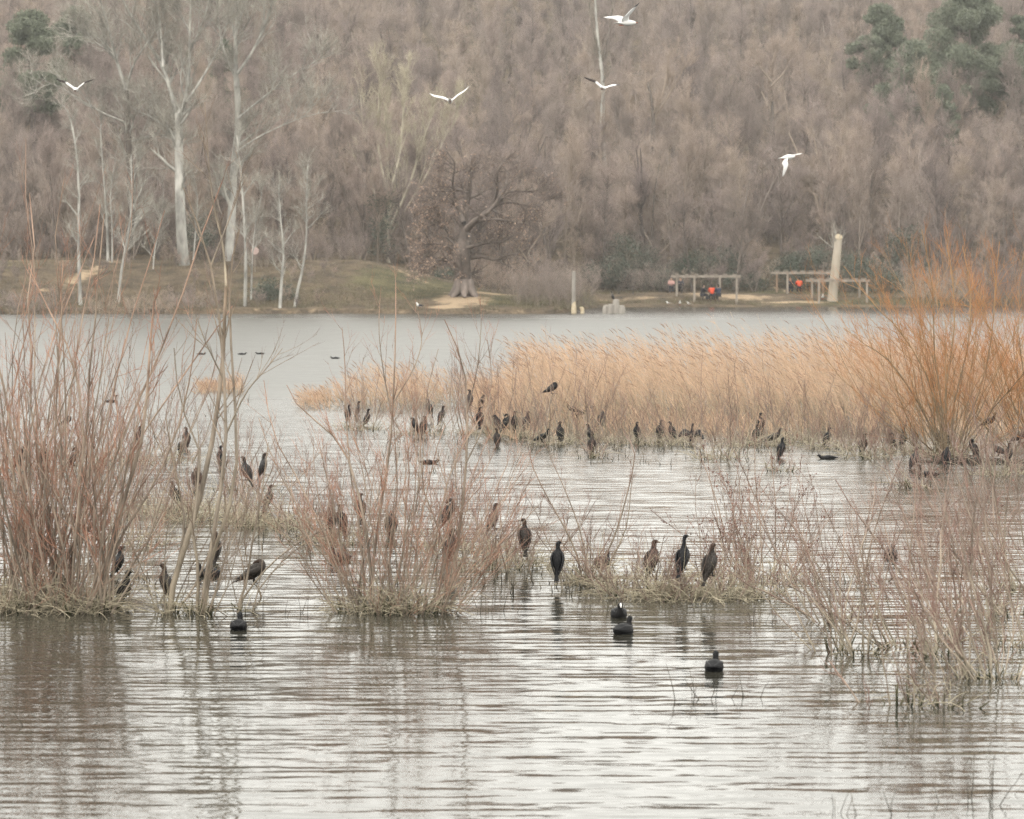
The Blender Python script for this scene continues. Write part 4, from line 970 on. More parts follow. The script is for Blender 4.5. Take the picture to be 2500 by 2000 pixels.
for px, py, yaw, pose, lab in [(1047, 1132, 0, 'swim_low', 'dark duck floating flat left of the reeds'), (2025, 1121, 180, 'swim_low', 'dark low bird floating beside the bent stick'), (2268, 1161, 180, 'swim', 'cormorant swimming left behind the pale brown one'),
                               (488, 866, 0, 'swim_low', 'tiny dark duck far out behind the saplings, left of two'), (588, 866, 0, 'swim_low', 'tiny dark duck far out behind the saplings, right of two'), (632, 865, 180, 'swim_low', 'tiny dark duck far out right of the saplings'), (816, 876, 180, 'swim_low', 'tiny dark duck far out above the low left reeds'), (268, 982, 30, 'swim', 'greenish grey duck far behind the left bush')]:
    D = water_d(py); cm = 'cormorant' in lab
    bird(px, 0, D, yaw, pose, 'k' if px > 300 else 'g', lab, .95, 'cormorant' if cm else 'duck', 'cormorant' if cm else 'duck', None if cm else dg)

# ---------------------------------------------------------------- gulls
GULL = plain_mat('white_gull_feathers', (.80, .79, .77), (.88, .87, .85), 12, .6)
m, nt, b = nodes('gull_wing'); 
nt.links.new(ramp(nt, attr(nt), [(0, (.82, .81, .80)), (.62, (.72, .72, .73)), (.78, (.55, .54, .54)), (.86, (.04, .035, .035)), (1, (.03, .028, .03))]), b.inputs['Base Color']); b.inputs['Roughness'].default_value = .6
GWING = m
m, nt, b = nodes('gull_wing_pale')
nt.links.new(ramp(nt, attr(nt), [(0, (.66, .65, .64)), (.9, (.62, .61, .60)), (.97, (.35, .33, .32))]), b.inputs['Base Color']); b.inputs['Roughness'].default_value = .6
GWINGP = m
m, nt, b = nodes('gull_wing_dark')
nt.links.new(ramp(nt, attr(nt), [(0, (.66, .65, .64)), (.40, (.62, .61, .60)), (.50, (.05, .042, .04)), (1, (.015, .013, .013))]), b.inputs['Base Color']); b.inputs['Roughness'].default_value = .95; b.inputs['Specular IOR Level'].default_value = .05
GWINGD = m
REDLEG = plain_mat('red_leg', (.40, .07, .03), (.5, .10, .05), 20, .5)
def gull(px, py, D, heading, lw, rw, label, ml, mr, chord, s=1.0, legs=True):
    """heading = 3-D body direction; lw, rw = wing leading edges as offsets (x right, y away, z up) in metres"""
    c_ = at(px, py, D); o = thing('gull', label, 'gull', c_, group='gulls in flight over the lake'); o.scale = (s, s, s)
    h_ = unit(np.array(heading, float)); S = np.array([(-.21, .048, .004), (-.15, .034, .010), (-.09, .036, .030), (-.01, .055, .055), (.07, .054, .054), (.12, .040, .042), (.15, .033, .035), (.18, .022, .022), (.195, .010, .010)])
    side = np.cross((0, 0, 1), h_); side = unit(side) if np.linalg.norm(side) > .1 else np.array([1.0, 0, 0])
    bd = MB(); loft(bd, h_[None] * S[:, :1], S[:, 1], S[:, 2], 14, 3, side); bd.build('body', GULL, o)
    bl = MB(); loft(bl, [h_ * .188, h_ * .21, h_ * .228 - np.array([0, 0, .004])], [.008, .006, .002], [.009, .006, .002], 8, 2, side); bl.build('bill', REDLEG, o)
    for pts_, mm in ((lw, ml), (rw, mr)):
        w = MB(); L = [h_ * .06 + np.array([0, 0, .02])] + [np.array(p) for p in pts_]
        wing_sheet(w, L, chord[:len(L)], np.array([-h_[0], -h_[1], -.45]), .03, 16); w.build('wing', mm, o)
    if legs:
        f = MB(); tubes(f, np.array([[h_ * -.05 + (.012, 0, -.045), h_ * -.12 + (.012, 0, -.04)], [h_ * -.05 + (-.012, 0, -.045), h_ * -.12 + (-.012, 0, -.04)]]), np.full((2, 2), .007), 5); f.build('legs', REDLEG, o)
    return o
CH = [.12, .135, .13, .11, .04]
gull(185, 219, 84, (.04, 1, .05), [(-.14, 0, .13), (-.26, -.04, .21), (-.40, -.02, .25), (-.50, .04, .28)], [(.14, 0, .13), (.25, -.04, .20), (.37, -.02, .24), (.48, .04, .28)], 'gull gliding over the left poplars with wings in a V and dark outer wings', GWINGD, GWINGD, CH)
gull(1099, 246, 80, (.05, 1, -.22), [(-.13, 0, .08), (-.24, -.02, .11), (-.37, -.02, .13), (-.50, .02, .18)], [(.12, 0, .10), (.22, -.02, .18), (.34, -.02, .25), (.46, .02, .35)], 'thin-winged white gull flying away above the oak', GWINGP, GWINGP, CH)
gull(1472, 215, 82, (.3, .95, -.04), [(-.10, 0, .12), (-.18, -.02, .18), (-.32, 0, .23), (-.46, .05, .27)], [(.12, .02, .05), (.20, .02, .08), (.31, .05, .095), (.44, .1, .09)], 'gull with one dark raised wing in the upper middle, lower of the two there', GWINGD, GWING, CH)
gull(1528, 56, 60, (1, .25, .03), [(-.02, .10, .10), (-.10, .16, .14), (-.22, .24, .14), (-.38, .30, .13)], [(.06, -.06, .12), (.12, -.10, .19), (.18, -.13, .27), (.25, -.14, .36)], 'topmost gull flying right with black-tipped raised wing', GWINGP, GWING, [.15, .16, .15, .11, .03])
gull(1922, 384, 72, (.9, .35, .12), [(.10, .08, .05), (.18, .12, .07), (.27, .15, .085), (.36, .15, .09)], [(.0, -.10, -.08), (.01, -.14, -.17), (-.03, -.16, -.29), (-.09, -.16, -.42)], 'white gull banking on the right with one wing hanging straight down', GWINGP, GWINGP, [.14, .15, .13, .10, .04])

def standing_gull(px, D, yaw, label, dark=False, s=1.0, z=None):
    x_ = (px - 1250) / F * D; g = max(float(ground_z(x_, D)), 0.0) if z is None else z
    o = thing('gull', label, 'gull', (x_, D, g), radians(yaw), 'gulls resting on the far shore'); o.scale = (s, s, s)
    S = np.array([(-.24, 0, .17, .02, .008), (-.16, 0, .18, .05, .04), (-.05, 0, .19, .085, .08), (.07, 0, .21, .085, .085), (.13, 0, .27, .05, .055), (.15, 0, .33, .04, .042), (.18, 0, .36, .042, .042), (.215, 0, .355, .02, .02)])
    bd = MB(); loft(bd, S[:, :3], S[:, 3], S[:, 4], 12, 3); bd.build('body', GULL, o)
    for s_ in (-1, 1):
        w = MB(); loft(w, [(.06, s_ * .075, .22), (-.04, s_ * .09, .215), (-.16, s_ * .06, .2), (-.27, s_ * .015, .18)], [.02, .022, .016, .006], [.05, .065, .045, .012], 8, 3); w.build('wing', GREYSTUMP if not dark else CLOTH['black'], o)
        f = MB(); tubes(f, np.array([[(-.01, s_ * .03, .15), (0, s_ * .03, -.02)]]), np.full((1, 2), .012), 5); f.build('leg', REDLEG, o)
    bl = MB(); loft(bl, [(.205, 0, .355), (.24, 0, .35), (.265, 0, .342)], [.012, .01, .003], [.014, .01, .003], 8, 2); bl.build('bill', CUTWOOD, o)
standing_gull(1024, 264.6, 180, 'black-backed white gull on the waterline left of the oak', True, 1.25)
standing_gull(1632, 306.6, 180, 'small white gull on the far shore, leftmost of three by the left pergola', False, 1.0)
standing_gull(1660, 306.6, -90, 'upright white gull on the far shore, middle of three by the left pergola', False, 1.15)
standing_gull(1682, 306.4, 180, 'low white gull on the far shore, rightmost of three by the left pergola', False, .85)
standing_gull(2008, 311, -90, 'white bird standing by the foot of the cut-off trunk', False, 1.4)
zst = at(1498, 740, 265)[2]
bird(1495, 711, 265, 200, 'upright', 'g', 'grey and black bird perched on the stump cluster in the far water', 1.5, 'bird', 'perched_bird', None)
PERCH.pop()

# ================================================================ FLOODED BUSHES
BUSH = []
def bush(label, px, py, n, rad, lean, sd, length, mat=WILLOW, r=(.006, .013), sh=8, tw=3, L1=(.35, .8), L2=(.12, .32), straw=120, moss=14, buds=0, seed=0, lines=None,
         name='willow_bush', cat='bush', group=None, curve=.45, wob=.10, sub_ang=(32, 10), straw_r=None, tmin=.0, tilt=None, t0=.22, low=0, thick=1.0):
    b0 = water_at(px, py); BUSH.append(dict(label=label, b=b0, n=n, rad=rad, lean=lean, sd=sd, length=length, mat=mat, r=r, sh=sh, tw=tw, L1=L1, L2=L2, straw=straw, moss=moss, buds=buds, seed=seed,
        lines=lines, name=name, cat=cat, group=group, curve=curve, wob=wob, sub_ang=sub_ang, straw_r=straw_r or rad * 1.2, tmin=tmin, t0=t0, low=low, thick=thick, perch=[]))

def build_bush(q):
    rng = np.random.default_rng(q['seed'] + 1000); b0 = q['b']
    o = thing(q['name'], q['label'], q['cat'], b0, group=q['group'])
    P, R = fan(rng, q['n'], (0, 0, 0), q['rad'], q['lean'], q['sd'], q['length'], 9, q['curve'], q['wob'], q['r'])
    if q['low']:      # shorter, wider-spreading shoots that thicken the lower half
        P2, R2 = fan(rng, q['low'], (0, 0, 0), q['rad'] * 1.2, q['lean'], .5, (.6, 1.9), 9, .5, .12, (.004, .009)); P = np.concatenate([P, P2]); R = np.concatenate([R, R2])
    if q['lines']:
        Pl, Rl = [], []
        for (pl, r0, r1) in q['lines']:
            off = np.concatenate([[0], np.cumsum(rng.normal(0, .10, len(pl) - 1))]); l = smooth_line([at(p[0], p[1], b0[1] + off[k]) for k, p in enumerate(pl)], 9) - b0
            if pl[0][1] > 1350 or l[0, 2] < .25: l[0, 2] = -.25
            Pl.append(l); Rl.append(np.linspace(r0, r1, 9) * q['thick'])
        P = np.concatenate([P, np.array(Pl)]) if q['n'] else np.array(Pl); R = np.concatenate([R, np.array(Rl)]) if q['n'] else np.array(Rl)
    s_ = MB(); tubes(s_, P, R, 5, q['tmin'] + rng.random(len(P)) * .3 - .05, .5 + .25 * rng.random(len(P)))
    for f in q['perch']:
        f = f - b0; e = rng.choice([-1, 1]) * rng.uniform(.04, .12); zf = f[2] - .006
        l = smooth_line([(f[0] + e * 1.6, f[1] + rng.uniform(-.1, .1), -.2), (f[0] + e * .7, f[1], zf * .55), (f[0] - e * .03, f[1], zf - .008), (f[0] - e * 1.1, f[1] - .02, zf + .005)], 8)
        tubes(s_, l[None], np.linspace(.013, .007, 8)[None], 5, 0, .4)
    st_ = s_.build('stems', q['mat'], o)
    if q['name'] == 'twig_sprig' or q['n'] < 30: st_['kind'] = 'stuff'
    a_, ar = shoots(rng, P, R, q['sh'], q['t0'], 1, q['sub_ang'], q['L1'], 5, .35, .09, .55, .0028, .009); b_, br = shoots(rng, a_, ar, q['tw'], .15, 1, (30, 12), q['L2'], 3, .3, .08, .7, .0019, .006)
    t = MB(); tubes(t, a_, ar, 3, .5, .95); tubes(t, b_, br, 3, .75, 1); tag(t.build('twigs', q['mat'], o), kind='stuff')
    if q['buds']:
        n_ = q['buds']; idx = rng.integers(0, len(b_), n_); p, _ = sample(b_, idx, rng.random(n_)); x = unit(rng.normal(size=(n_, 3)) + (0, 0, .6)); y = unit(np.cross(x, rng.normal(size=(n_, 3)))); s2 = rng.uniform(.008, .022, n_)[:, None]
        v = np.stack([p - y * s2 * .4, p + x * s2, p + y * s2 * .4, p - x * s2 * .8], 1).reshape(-1, 3); l = MB(); l.add(v, np.arange(4 * n_).reshape(-1, 4), .5); tag(l.build('dry_seeds', BUD, o, False), kind='stuff')
    if q['moss']:
        P, R = fan(rng, q['moss'], (0, 0, 0), q['rad'] * 1.15, (0, 0), .35, (.06, .22), 4, 0, .12, (.006, .019), -.15); t = MB(); tubes(t, P, R, 5, 0, 1); tag(t.build('mossy_stubs', MOSS, o), kind='stuff')
    if q['straw']:
        P, R = fan(rng, q['straw'], (0, 0, 0), q['straw_r'], (0, 0), .9, (.25, .75), 6, -1.1, .16, (.0035, .007), -.05); P[:, :, 2] += rng.uniform(-.02, .10, len(P))[:, None]; t = MB(); tubes(t, P, R, 3, 0, 1); tag(t.build('dead_straw', STRAW, o), kind='stuff')

# left bush: several clumps
W4 = dict(L1=(.4, .95), L2=(.15, .4))
bush('dense reddish willow bush cut by the left edge of the picture', 15, 1488, 34, .32, (.02, 0), .22, (1.8, 5.2), sh=7, tw=3, seed=1, straw=260, moss=80, r=(.006, .020), low=16, **W4)
bush('dense reddish willow bush, second clump from the left edge', 115, 1490, 34, .32, (.0, 0), .20, (1.6, 5.4), sh=7, tw=3, seed=2, straw=320, moss=90, r=(.006, .020), low=16, **W4)
bush('willow clump at the right of the left bush, stems fanning to the right', 215, 1493, 30, .28, (.16, 0), .20, (1.8, 3.6), sh=6, tw=3, seed=3, straw=300, moss=90, low=16, r=(.006, .018), lines=[
     ([(240, 1490), (262, 1380), (300, 1230), (345, 1080), (362, 930), (372, 760), (392, 700)], .030, .007), ([(225, 1490), (285, 1330), (365, 1200), (430, 1060), (468, 900), (480, 780)], .017, .005), ([(250, 1490), (330, 1370), (400, 1240), (430, 1130)], .013, .004),
     ([(170, 1490), (185, 1300), (205, 1050), (170, 860), (110, 740), (70, 650)], .017, .005), ([(150, 1490), (145, 1300), (150, 1100), (142, 900), (135, 760)], .017, .005)], **W4)
bush('thin willow clump filling behind the left bush', 60, 1440, 26, .55, (.05, 0), .25, (1.6, 3.4), sh=5, tw=2, seed=4, straw=80, moss=8, **W4)
bush('sparse shrub behind the left bush, halfway to the saplings', 300, 1330, 22, .5, (.05, 0), .3, (1.2, 2.6), sh=7, tw=3, seed=5, straw=60, moss=6, mat=GREYWILLOW)
# saplings
SL = [([(408, 1500), (425, 1420), (462, 1300), (505, 1150), (528, 1010), (543, 900), (548, 780), (552, 700)], .038, .017), ([(552, 700), (545, 600), (525, 520), (512, 430), (505, 330), (500, 250)], .015, .003),
      ([(412, 1495), (440, 1350), (450, 1260), (425, 1140), (405, 1020)], .020, .006), ([(420, 1500), (470, 1440), (520, 1330), (560, 1280)], .016, .005)]
bush('leaning sapling with the thickest grey stem right of the left bush', 408, 1497, 5, .10, (.05, 0), .25, (.9, 1.8), mat=SAPLING, sh=7, tw=3, seed=6, straw=30, moss=12, lines=SL, name='sapling', cat='sapling', group='saplings standing in the water', L1=(.4, 1.0))
SL = [([(482, 1500), (505, 1400), (540, 1190), (552, 1060), (548, 930), (536, 780), (515, 650), (480, 540), (448, 458)], .026, .006), ([(490, 1500), (520, 1350), (570, 1200), (578, 1080), (568, 900), (560, 760), (566, 640), (585, 560)], .024, .006),
      ([(478, 1500), (485, 1400), (470, 1280), (490, 1120), (440, 980), (425, 850)], .022, .005), ([(515, 650), (550, 560), (580, 480), (592, 420)], .012, .003), ([(552, 1060), (600, 960), (650, 900), (690, 850)], .012, .003), ([(548, 930), (500, 830), (470, 740)], .010, .003)]
bush('pale sapling with a mossy black foot, stems crossing high up', 485, 1500, 5, .10, (.05, 0), .25, (.9, 1.8), mat=SAPLING, sh=7, tw=3, seed=7, straw=40, moss=34, lines=SL, name='sapling', cat='sapling', group='saplings standing in the water', L1=(.4, 1.0))
bush('arching twig clump whose branches sweep right over the water', 585, 1497, 4, .08, (.3, 0), .3, (.7, 1.3), mat=SAPLING, sh=6, tw=3, seed=8, straw=10, moss=6, lines=[([(570, 1500), (600, 1430), (615, 1330), (640, 1200), (655, 1080)], .018, .005), ([(565, 1502), (640, 1400), (720, 1330), (800, 1290)], .014, .004), ([(600, 1480), (680, 1380), (740, 1330), (770, 1320)], .010, .003)], name='sapling', cat='sapling', group='saplings standing in the water')
# middle bush
bush('full reddish willow bush in the middle of the picture, left half', 905, 1492, 34, .30, (-.10, 0), .28, (1.2, 3.0), sh=6, tw=3, seed=9, straw=170, moss=90, low=22, r=(.005, .014), thick=.72,  lines=[
     ([(900, 1495), (905, 1380), (885, 1250), (850, 1120), (800, 1050), (735, 1000), (700, 940)], .028, .006), ([(905, 1495), (915, 1330), (940, 1180), (955, 1060), (962, 930), (966, 800), (966, 690)], .026, .006), ([(895, 1495), (880, 1300), (855, 1150), (845, 1000), (842, 880), (835, 800)], .018, .005),
     ([(962, 980), (1010, 900), (1030, 830), (1020, 760)], .012, .004), ([(955, 1010), (935, 900), (925, 800), (930, 700)], .011, .003)])
bush('full reddish willow bush in the middle of the picture, right half', 1010, 1494, 34, .32, (.14, 0), .28, (1.1, 2.8), sh=6, tw=3, seed=10, straw=170, moss=90, low=22, r=(.005, .014), thick=.72,  lines=[
     ([(935, 1480), (965, 1430), (985, 1340), (990, 1250), (1000, 1130), (985, 1020)], .022, .006), ([(1070, 1490), (1105, 1420), (1120, 1300), (1135, 1180), (1140, 1070), (1140, 950), (1120, 860), (1085, 780)], .032, .007), ([(1060, 1492), (1085, 1340), (1035, 1200), (1025, 1060), (1005, 960)], .018, .005),
     ([(1138, 1130), (1180, 1040), (1200, 930), (1190, 830)], .012, .004), ([(1140, 1010), (1165, 900), (1175, 790), (1172, 730)], .010, .003), ([(1085, 1490), (1150, 1400), (1220, 1330), (1265, 1280)], .016, .004)])
bush('low twiggy bush behind the middle bush on its left', 800, 1325, 22, .45, (0, 0), .35, (.6, 1.5), mat=GREYWILLOW, sh=7, tw=3, seed=11, straw=110, moss=12, L1=(.2, .5))
bush('low twiggy bush behind the middle bush on its right', 1130, 1345, 24, .5, (.1, 0), .4, (.5, 1.5), mat=GREYWILLOW, sh=7, tw=3, seed=12, straw=140, moss=12, L1=(.2, .5))
bush('tangled grey bush between the middle bush and the scaly black cormorant', 1240, 1385, 28, .5, (.05, 0), .45, (.5, 1.4), mat=GREYWILLOW, sh=7, tw=3, seed=13, straw=150, moss=14, L1=(.2, .5))
# right shrub row
G = dict(mat=GREYWILLOW, L1=(.2, .5), L2=(.08, .22), sh=6, tw=3)
bush('open V-shaped shrub in the right shrub row, left of the rusty-headed cormorant', 1440, 1425, 14, .22, (0, 0), .4, (.6, 1.5), seed=14, straw=120, moss=16, lines=[([(1432, 1420), (1390, 1310), (1345, 1230), (1300, 1140), (1295, 1100)], .014, .004), ([(1438, 1420), (1420, 1310), (1385, 1210), (1345, 1120)], .012, .004), ([(1448, 1420), (1500, 1310), (1530, 1210), (1550, 1110), (1525, 1060)], .013, .004), ([(1470, 1400), (1525, 1300), (1540, 1200), (1545, 1140)], .010, .003)], **G)
bush('low tangled shrub under the rusty-headed cormorant', 1570, 1455, 22, .42, (0, 0), .55, (.4, 1.1), seed=15, straw=230, moss=22, **G)
bush('low tangled shrub under the two tall cormorants', 1690, 1462, 22, .42, (.05, 0), .5, (.4, 1.2), seed=16, straw=230, moss=24, **G)
bush('reddish seedy shrub at the right end of the right shrub row', 1800, 1455, 26, .45, (.02, 0), .38, (.6, 1.6), seed=17, straw=160, moss=20, buds=900, **G)
bush('seedy purple-red shrub behind the right end of the shrub row', 1880, 1420, 26, .5, (-.05, 0), .35, (.7, 1.8), seed=18, straw=60, moss=10, buds=1400, **G)
# right foreground group, leaning left
R_ = dict(mat=GREYWILLOW, L1=(.25, .6), L2=(.1, .26), sh=7, tw=3, group=None)
for k, (px, py, n, ln, lab) in enumerate([
    (2040, 1590, 11, (1.2, 2.3), 'sparse grey shrub leaning left, left end of the right foreground'), (2115, 1598, 11, (1.2, 2.3), 'sparse grey shrub leaning left with two black forked feet'), (2035, 1520, 12, (.8, 1.7), 'pale grey shrub behind the leftmost right foreground shrub'),
    (2205, 1580, 14, (1.0, 2.2), 'grey shrub leaning left with a black knotted foot'), (2285, 1600, 14, (1.0, 2.2), 'grey shrub leaning left in the centre of the right foreground'), (2340, 1560, 14, (1.0, 2.2), 'reddish-tipped shrub right of the centre of the right foreground'),
    (2375, 1655, 14, (.9, 1.9), 'pale straw-footed shrub low in the right foreground'), (2455, 1660, 14, (.9, 2.0), 'pale shrub with black wet stems low at the right edge'), (2490, 1580, 16, (1.0, 2.4), 'grey shrub cut by the right edge of the picture'),
    (2220, 1722, 5, (.5, 1.1), 'small sparse shrub, lowest on the left of the right foreground'), (2310, 1722, 6, (.5, 1.1), 'small sparse shrub, lowest on the right of the right foreground'), (2430, 1500, 18, (1.0, 2.2), 'dense reddish shrub behind the right foreground'), (2500, 1440, 24, (1.2, 2.4), 'dense russet shrub at the right edge behind the others')]):
    bush(lab, px, py, max(3, int(n * .8)), .14 if n < 16 else .35, (-.38, .05), .24, ln, seed=30 + k, straw=9 if n < 15 else 30, moss=12, r=(.006, .016), buds=120 if k in (5, 8, 11, 12) else 0, tmin=-.1, straw_r=.16, **R_)
bush('thin young twig bush standing alone on the right water', 2110, 1420, 6, .25, (-.1, 0), .3, (.5, 1.2), seed=50, straw=20, moss=8, mat=GREYWILLOW, L1=(.15, .4), L2=(.06, .16))
# mounds behind
M_ = dict(mat=GREYWILLOW, L1=(.2, .45), L2=(.08, .2))
bush('low straw mound with twigs left of the saplings', 400, 1255, 16, .6, (0, 0), .5, (.4, 1.3), seed=51, straw=260, moss=20, **M_)
bush('low straw mound with twigs behind the saplings', 530, 1270, 20, .6, (0, 0), .5, (.4, 1.4), seed=52, straw=260, moss=24, **M_)
bush('low straw mound with twigs right of the saplings', 660, 1285, 18, .55, (0, 0), .5, (.4, 1.3), seed=53, straw=220, moss=22, **M_)
bush('grey twig bush behind the right of the saplings', 600, 1200, 16, .5, (0, 0), .4, (.6, 1.5), seed=54, straw=30, moss=8, **M_)
bush('broad twig bush far behind the left bush', 330, 1130, 40, 1.1, (0, 0), .35, (.8, 2.4), seed=55, straw=160, moss=20, mat=GREYWILLOW, L1=(.3, .7), L2=(.12, .3), r=(.008, .014))
bush('faint twig bush far behind the left bush at the edge', 90, 1150, 34, 1.2, (0, 0), .35, (.8, 2.2), seed=56, straw=120, moss=16, mat=GREYWILLOW, L1=(.3, .7), L2=(.12, .3), r=(.008, .014))
# shrubs before the reeds
for k, (px, py, n, ln, lab) in enumerate([
    (870, 1050, 14, (.8, 2.0), 'thin shrub around the trio of cormorants left of the reeds'), (1030, 1062, 16, (.8, 2.2), 'thin shrub under the side-by-side cormorants'), (1180, 1062, 22, (.9, 2.4), 'brown shrub at the left reed edge around the large black cormorant'), (1250, 1070, 20, (.8, 2.2), 'brown shrub at the left reed edge under the huddled three'),
    (1350, 1085, 20, (.8, 2.4), 'brown fan-shaped shrub carrying the highest round cormorant'), (1440, 1080, 16, (.7, 1.9), 'brown shrub under the leaning cormorants in the reeds'), (1545, 1085, 14, (.6, 1.6), 'sparse shrub left of the wing-drying cormorant'), (1640, 1088, 14, (.6, 1.6), 'sparse shrub behind the wing-drying cormorant'),
    (1755, 1120, 16, (.8, 2.2), 'pale stemmed shrub with a black foot right of the wing-drying cormorant'), (1850, 1090, 16, (.7, 2.0), 'brown shrub under the stacked pair in the reeds'), (1945, 1082, 14, (.8, 2.2), 'forked brown shrub left of the cormorant on the bent stick'), (2030, 1098, 14, (.5, 1.4), 'bent stick shrub under the clear black cormorant'),
    (2110, 1118, 16, (.5, 1.6), 'reddish twig shrub around the brown tail-dipping cormorant'), (2195, 1110, 18, (.5, 1.6), 'straw-grey shrub under the pair left of the orange willow'), (2230, 1192, 8, (.3, .8), 'small twig clump under the pale brown cormorant'), (2450, 1160, 22, (.5, 1.5), 'straw-grey shrub right of the orange willow foot'), (1445, 1118, 4, (.2, .5), 'twig tangle under the mound-like cormorant'), (1909, 1152, 3, (.15, .3), 'short twigs under the cormorant standing in open water')]):
    bush(lab, px, py, n, .45 if n > 9 else .2, (-.05, 0), .33, ln, seed=70 + k, straw=90 if n > 9 else 20, moss=14, mat=GREYWILLOW, L1=(.3, .7), L2=(.12, .3), name='reed_edge_shrub', cat='shrub', group='shrubs along the front of the reed bed', r=(.007, .013))
# orange willows
OL = [([(2305, 1110), (2290, 1010), (2255, 900), (2190, 800), (2130, 740), (2060, 650)], .022, .007), ([(2310, 1110), (2295, 960), (2280, 850), (2278, 720), (2262, 620), (2250, 560)], .022, .007), ([(2320, 1110), (2330, 980), (2362, 850), (2370, 720), (2350, 600)], .022, .007), ([(2325, 1110), (2390, 960), (2420, 830), (2430, 700), (2440, 590)], .022, .006),
      ([(2305, 1110), (2240, 980), (2170, 880), (2110, 840), (2060, 800)], .024, .006), ([(2330, 1110), (2420, 1000), (2470, 900), (2510, 800)], .022, .005), ([(2310, 1110), (2310, 950), (2330, 800), (2325, 680), (2310, 580)], .026, .006)]
O_ = dict(mat=ORANGE, L1=(.5, 1.3), L2=(.2, .55), r=(.006, .017), sh=15, tw=5)
bush('large orange-tipped willow with fanning stems on the right', 2312, 1113, 60, .40, (-.08, 0), .58, (2.8, 4.9), seed=90, straw=260, moss=40, lines=OL, straw_r=.8, name='orange_willow', **O_)
bush('second orange-tipped willow cut by the right edge', 2535, 1105, 46, .45, (-.22, 0), .5, (2.8, 4.7), seed=91, straw=160, moss=24, straw_r=.8, name='orange_willow', **O_)
# tiny sprigs in the near water
for k, (px, py, n, lab) in enumerate([(1760, 1702, 8, 'tiny dark sprig in the open water below the lowest coot'), (1695, 1708, 3, 'three short stubs left of the tiny dark sprig'), (2070, 1985, 5, 'row of thin stalks at the bottom edge'), (2150, 1985, 4, 'second row of thin stalks at the bottom edge, right of the first'), (2400, 1955, 9, 'pale grass sprig near the bottom right corner'), (1862, 1520, 5, 'small dark sprig right of the shrub row'), (700, 1500, 8, 'row of dark sprigs between the saplings and the middle bush'), (1180, 1498, 8, 'row of dark sprigs right of the middle bush'), (60, 1770, 2, 'single thin straw in the water near the lower left')]):
    bush(lab, px, py, n, .16 if n < 8 else .3, (0, 0), .3, (.10, .34), seed=110 + k, straw=0, moss=0, mat=STUB, sh=1, tw=1, L1=(.04, .12), L2=(.02, .05), name='twig_sprig', cat='twigs', group='small sprigs poking out of the near water', r=(.004, .006))

bases = np.array([q['b'][:2] for q in BUSH]); okb = np.array([q['name'] != 'twig_sprig' for q in BUSH])
for f in PERCH:
    if f[2] < .045: continue
    dd = np.hypot(bases[:, 0] - f[0], (bases[:, 1] - f[1]) * .7) + np.where(okb, 0, 99)
    BUSH[int(np.argmin(dd))]['perch'].append(f)
for q in BUSH: build_bush(q)

# floating debris under the birds that sit right on the water
# root mat of the orange willow
o = thing('root_mat', 'dark wet mat of roots at the foot of the orange willow', 'roots', water_at(2360, 1130)); rng = np.random.default_rng(5)
P, R = fan(rng, 160, (0, 0, 0), 1.0, (0, 0), 1.6, (.25, .6), 5, -.8, .25, (.008, .02), -.04); P[:, :, 1] *= .6; P[:, :, 2] = np.clip(P[:, :, 2] * .5, -.05, .12)
t = MB(); tubes(t, P, R, 4, 0, .3); t.build('roots', STUB, o)

# ================================================================ REEDS
def reeds(name, label, n_, xr, dr, hr, seed, lean=-.28, edge=1.0):
    rng = np.random.default_rng(seed)
    D = rng.uniform(*dr, n_); px = rng.uniform(*xr, n_); x_ = (px - 1250) / F * D
    clump = wav(x_, D, seed, 1.3); keep = rng.random(n_) < np.clip(.60 + .75 * clump, .08, 1); x_, D, px, clump = x_[keep], D[keep], px[keep], clump[keep]; n_ = len(x_)
    fr = (D - dr[0]) / (dr[1] - dr[0])
    env = np.clip((px - xr[0]) / 160, .35, 1) if edge else 1.0
    h = rng.uniform(*hr, n_) * (.72 + .28 * sst(0, .3, fr)) * (1 + .17 * clump + .16 * wav(x_, D, seed + 3, .55)) * env
    h *= np.where(rng.random(n_) < .12, rng.uniform(.3, .7, n_), 1)
    n = 6; P = np.empty((n_, n, 3)); P[:, 0] = np.stack([x_, D, np.full(n_, -.1)], 1)
    cur = np.stack([rng.normal(lean * .25, .15, n_), rng.normal(0, .10, n_), np.ones(n_)], 1); bend = lean * rng.uniform(.5, 1.6, n_)
    for k in range(1, n):
        cur = unit(cur + np.stack([bend * (k / n) ** 1.2 * .62, rng.normal(0, .04, n_), np.zeros(n_)], 1)); P[:, k] = P[:, k - 1] + cur * ((h + .1) / (n - 1))[:, None]
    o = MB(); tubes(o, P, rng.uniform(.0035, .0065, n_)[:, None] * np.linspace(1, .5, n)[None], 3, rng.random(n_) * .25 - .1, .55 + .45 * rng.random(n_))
    a_, ar = shoots(rng, P, np.full((n_, n), .006), 2, .25, .95, (28, 10), (.25, .6), 4, -.15, .10, 1, .004, .006, bias=(lean * .9, 0, 0)); tubes(o, a_, ar, 3, .45, 1.0)
    top = rng.random(n_) < .16; T = P[top][:, -2:]; e = T[:, 1] + unit(T[:, 1] - T[:, 0]) * .16 + np.array([-.06, 0, -.02]); pl = np.stack([T[:, 1], (T[:, 1] + e) / 2 + (0, 0, .015), e], 1)
    tubes(o, pl, np.array([[.004, .009, .003]]), 4, 1, 1, mat=1)
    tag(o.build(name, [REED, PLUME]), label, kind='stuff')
reeds('reed_bed', 'tall pale orange reeds bent to the left by wind', 11500, (1170, 2700), (75, 93), (1.45, 2.15), 301, lean=-.42)
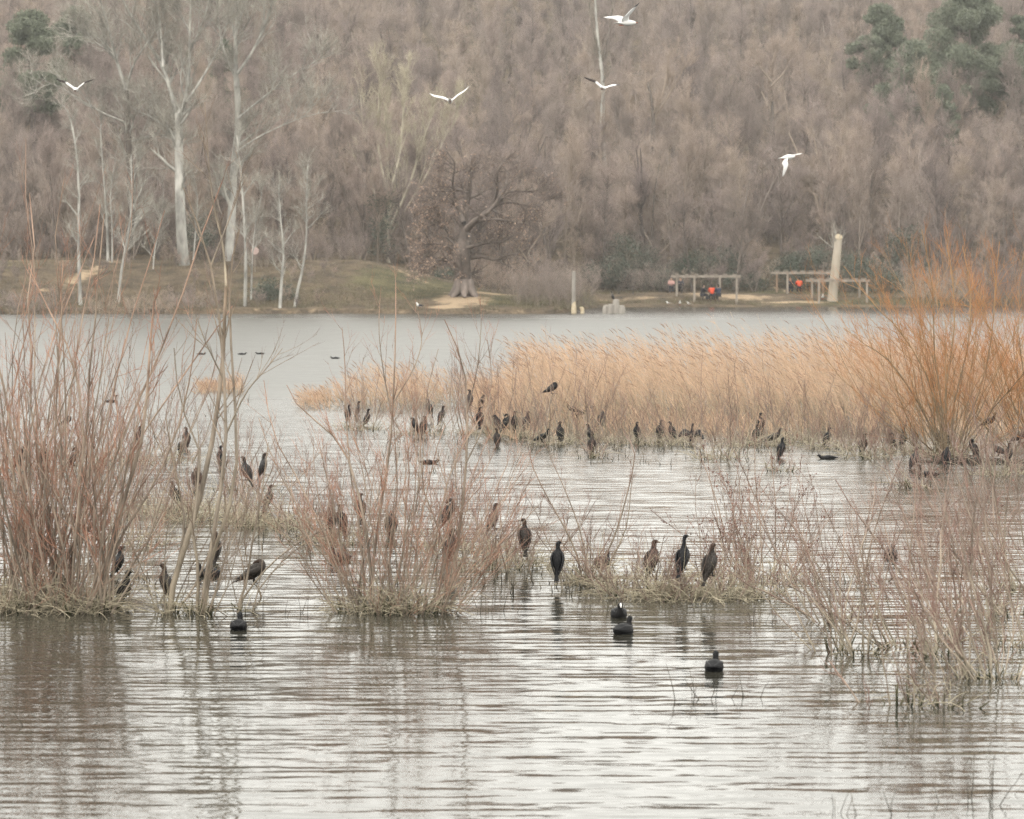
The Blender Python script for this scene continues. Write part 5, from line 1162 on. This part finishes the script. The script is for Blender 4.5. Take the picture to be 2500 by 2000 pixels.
reeds('reed_bed', 'low thin reeds left of the main reed bed', 1700, (735, 1230), (86, 94), (.55, 1.1), 302, lean=-.3)
reeds('reed_bed', 'small isolated reed patch behind the saplings', 420, (480, 598), (97, 101), (.5, .85), 303, lean=-.2)
reeds('reed_bed', 'short dead stems along the front of the reeds', 1700, (1190, 2700), (71.5, 77), (.2, .65), 304, lean=-.1)
rng = np.random.default_rng(310)     # dark stubble in front of the reeds
segs = [(900, 1200, 70, 75, 60), (1280, 2250, 66.5, 71, 420), (740, 900, 90, 93, 60), (930, 1140, 60, 66, 40), (1430, 1900, 62, 66, 50), (2150, 2330, 56, 58, 24), (330, 620, 80, 95, 40), (1130, 1900, 37.5, 41, 150), (600, 780, 44, 52, 60), (250, 420, 37, 40, 30)]
Ps = []
for (a_, b_, d0, d1, n_) in segs:
    D = rng.uniform(d0, d1, n_); x_ = (rng.uniform(a_, b_, n_) - 1250) / F * D; h = rng.uniform(.05, .2, n_); P0 = np.stack([x_, D, np.full(n_, -.06)], 1); d_ = unit(np.stack([rng.normal(0, .3, n_), rng.normal(0, .2, n_), np.ones(n_)], 1)); Ps.append(np.stack([P0, P0 + d_ * h[:, None] * .6, P0 + d_ * h[:, None] * 1.2 + rng.normal(0, .02, (n_, 3))], 1))
P = np.concatenate(Ps); t = MB(); tubes(t, P, np.array([[.009, .008, .005]]), 4, 0, .9)
tag(t.build('reed_stubble', STUB), 'dark broken stubble poking out of the shallow water', kind='stuff')

# ================================================================ HAZE
mb = MB(); box(mb, (0, 410, 44), (1000, 1020, 94)); hz = mb.build('haze', [], None, False)
m = bpy.data.materials.new('haze_air'); m.use_nodes = True; nt = m.node_tree; nt.nodes.clear()
pv = nt.nodes.new('ShaderNodeVolumePrincipled'); pv.inputs['Color'].default_value = (.96, .96, .95, 1); pv.inputs['Density'].default_value = .00017; pv.inputs['Anisotropy'].default_value = .2
ou = nt.nodes.new('ShaderNodeOutputMaterial'); nt.links.new(pv.outputs[0], ou.inputs['Volume'])
hz.data.materials.append(m); tag(hz, 'pale haze over the lake and hillside', kind='stuff')
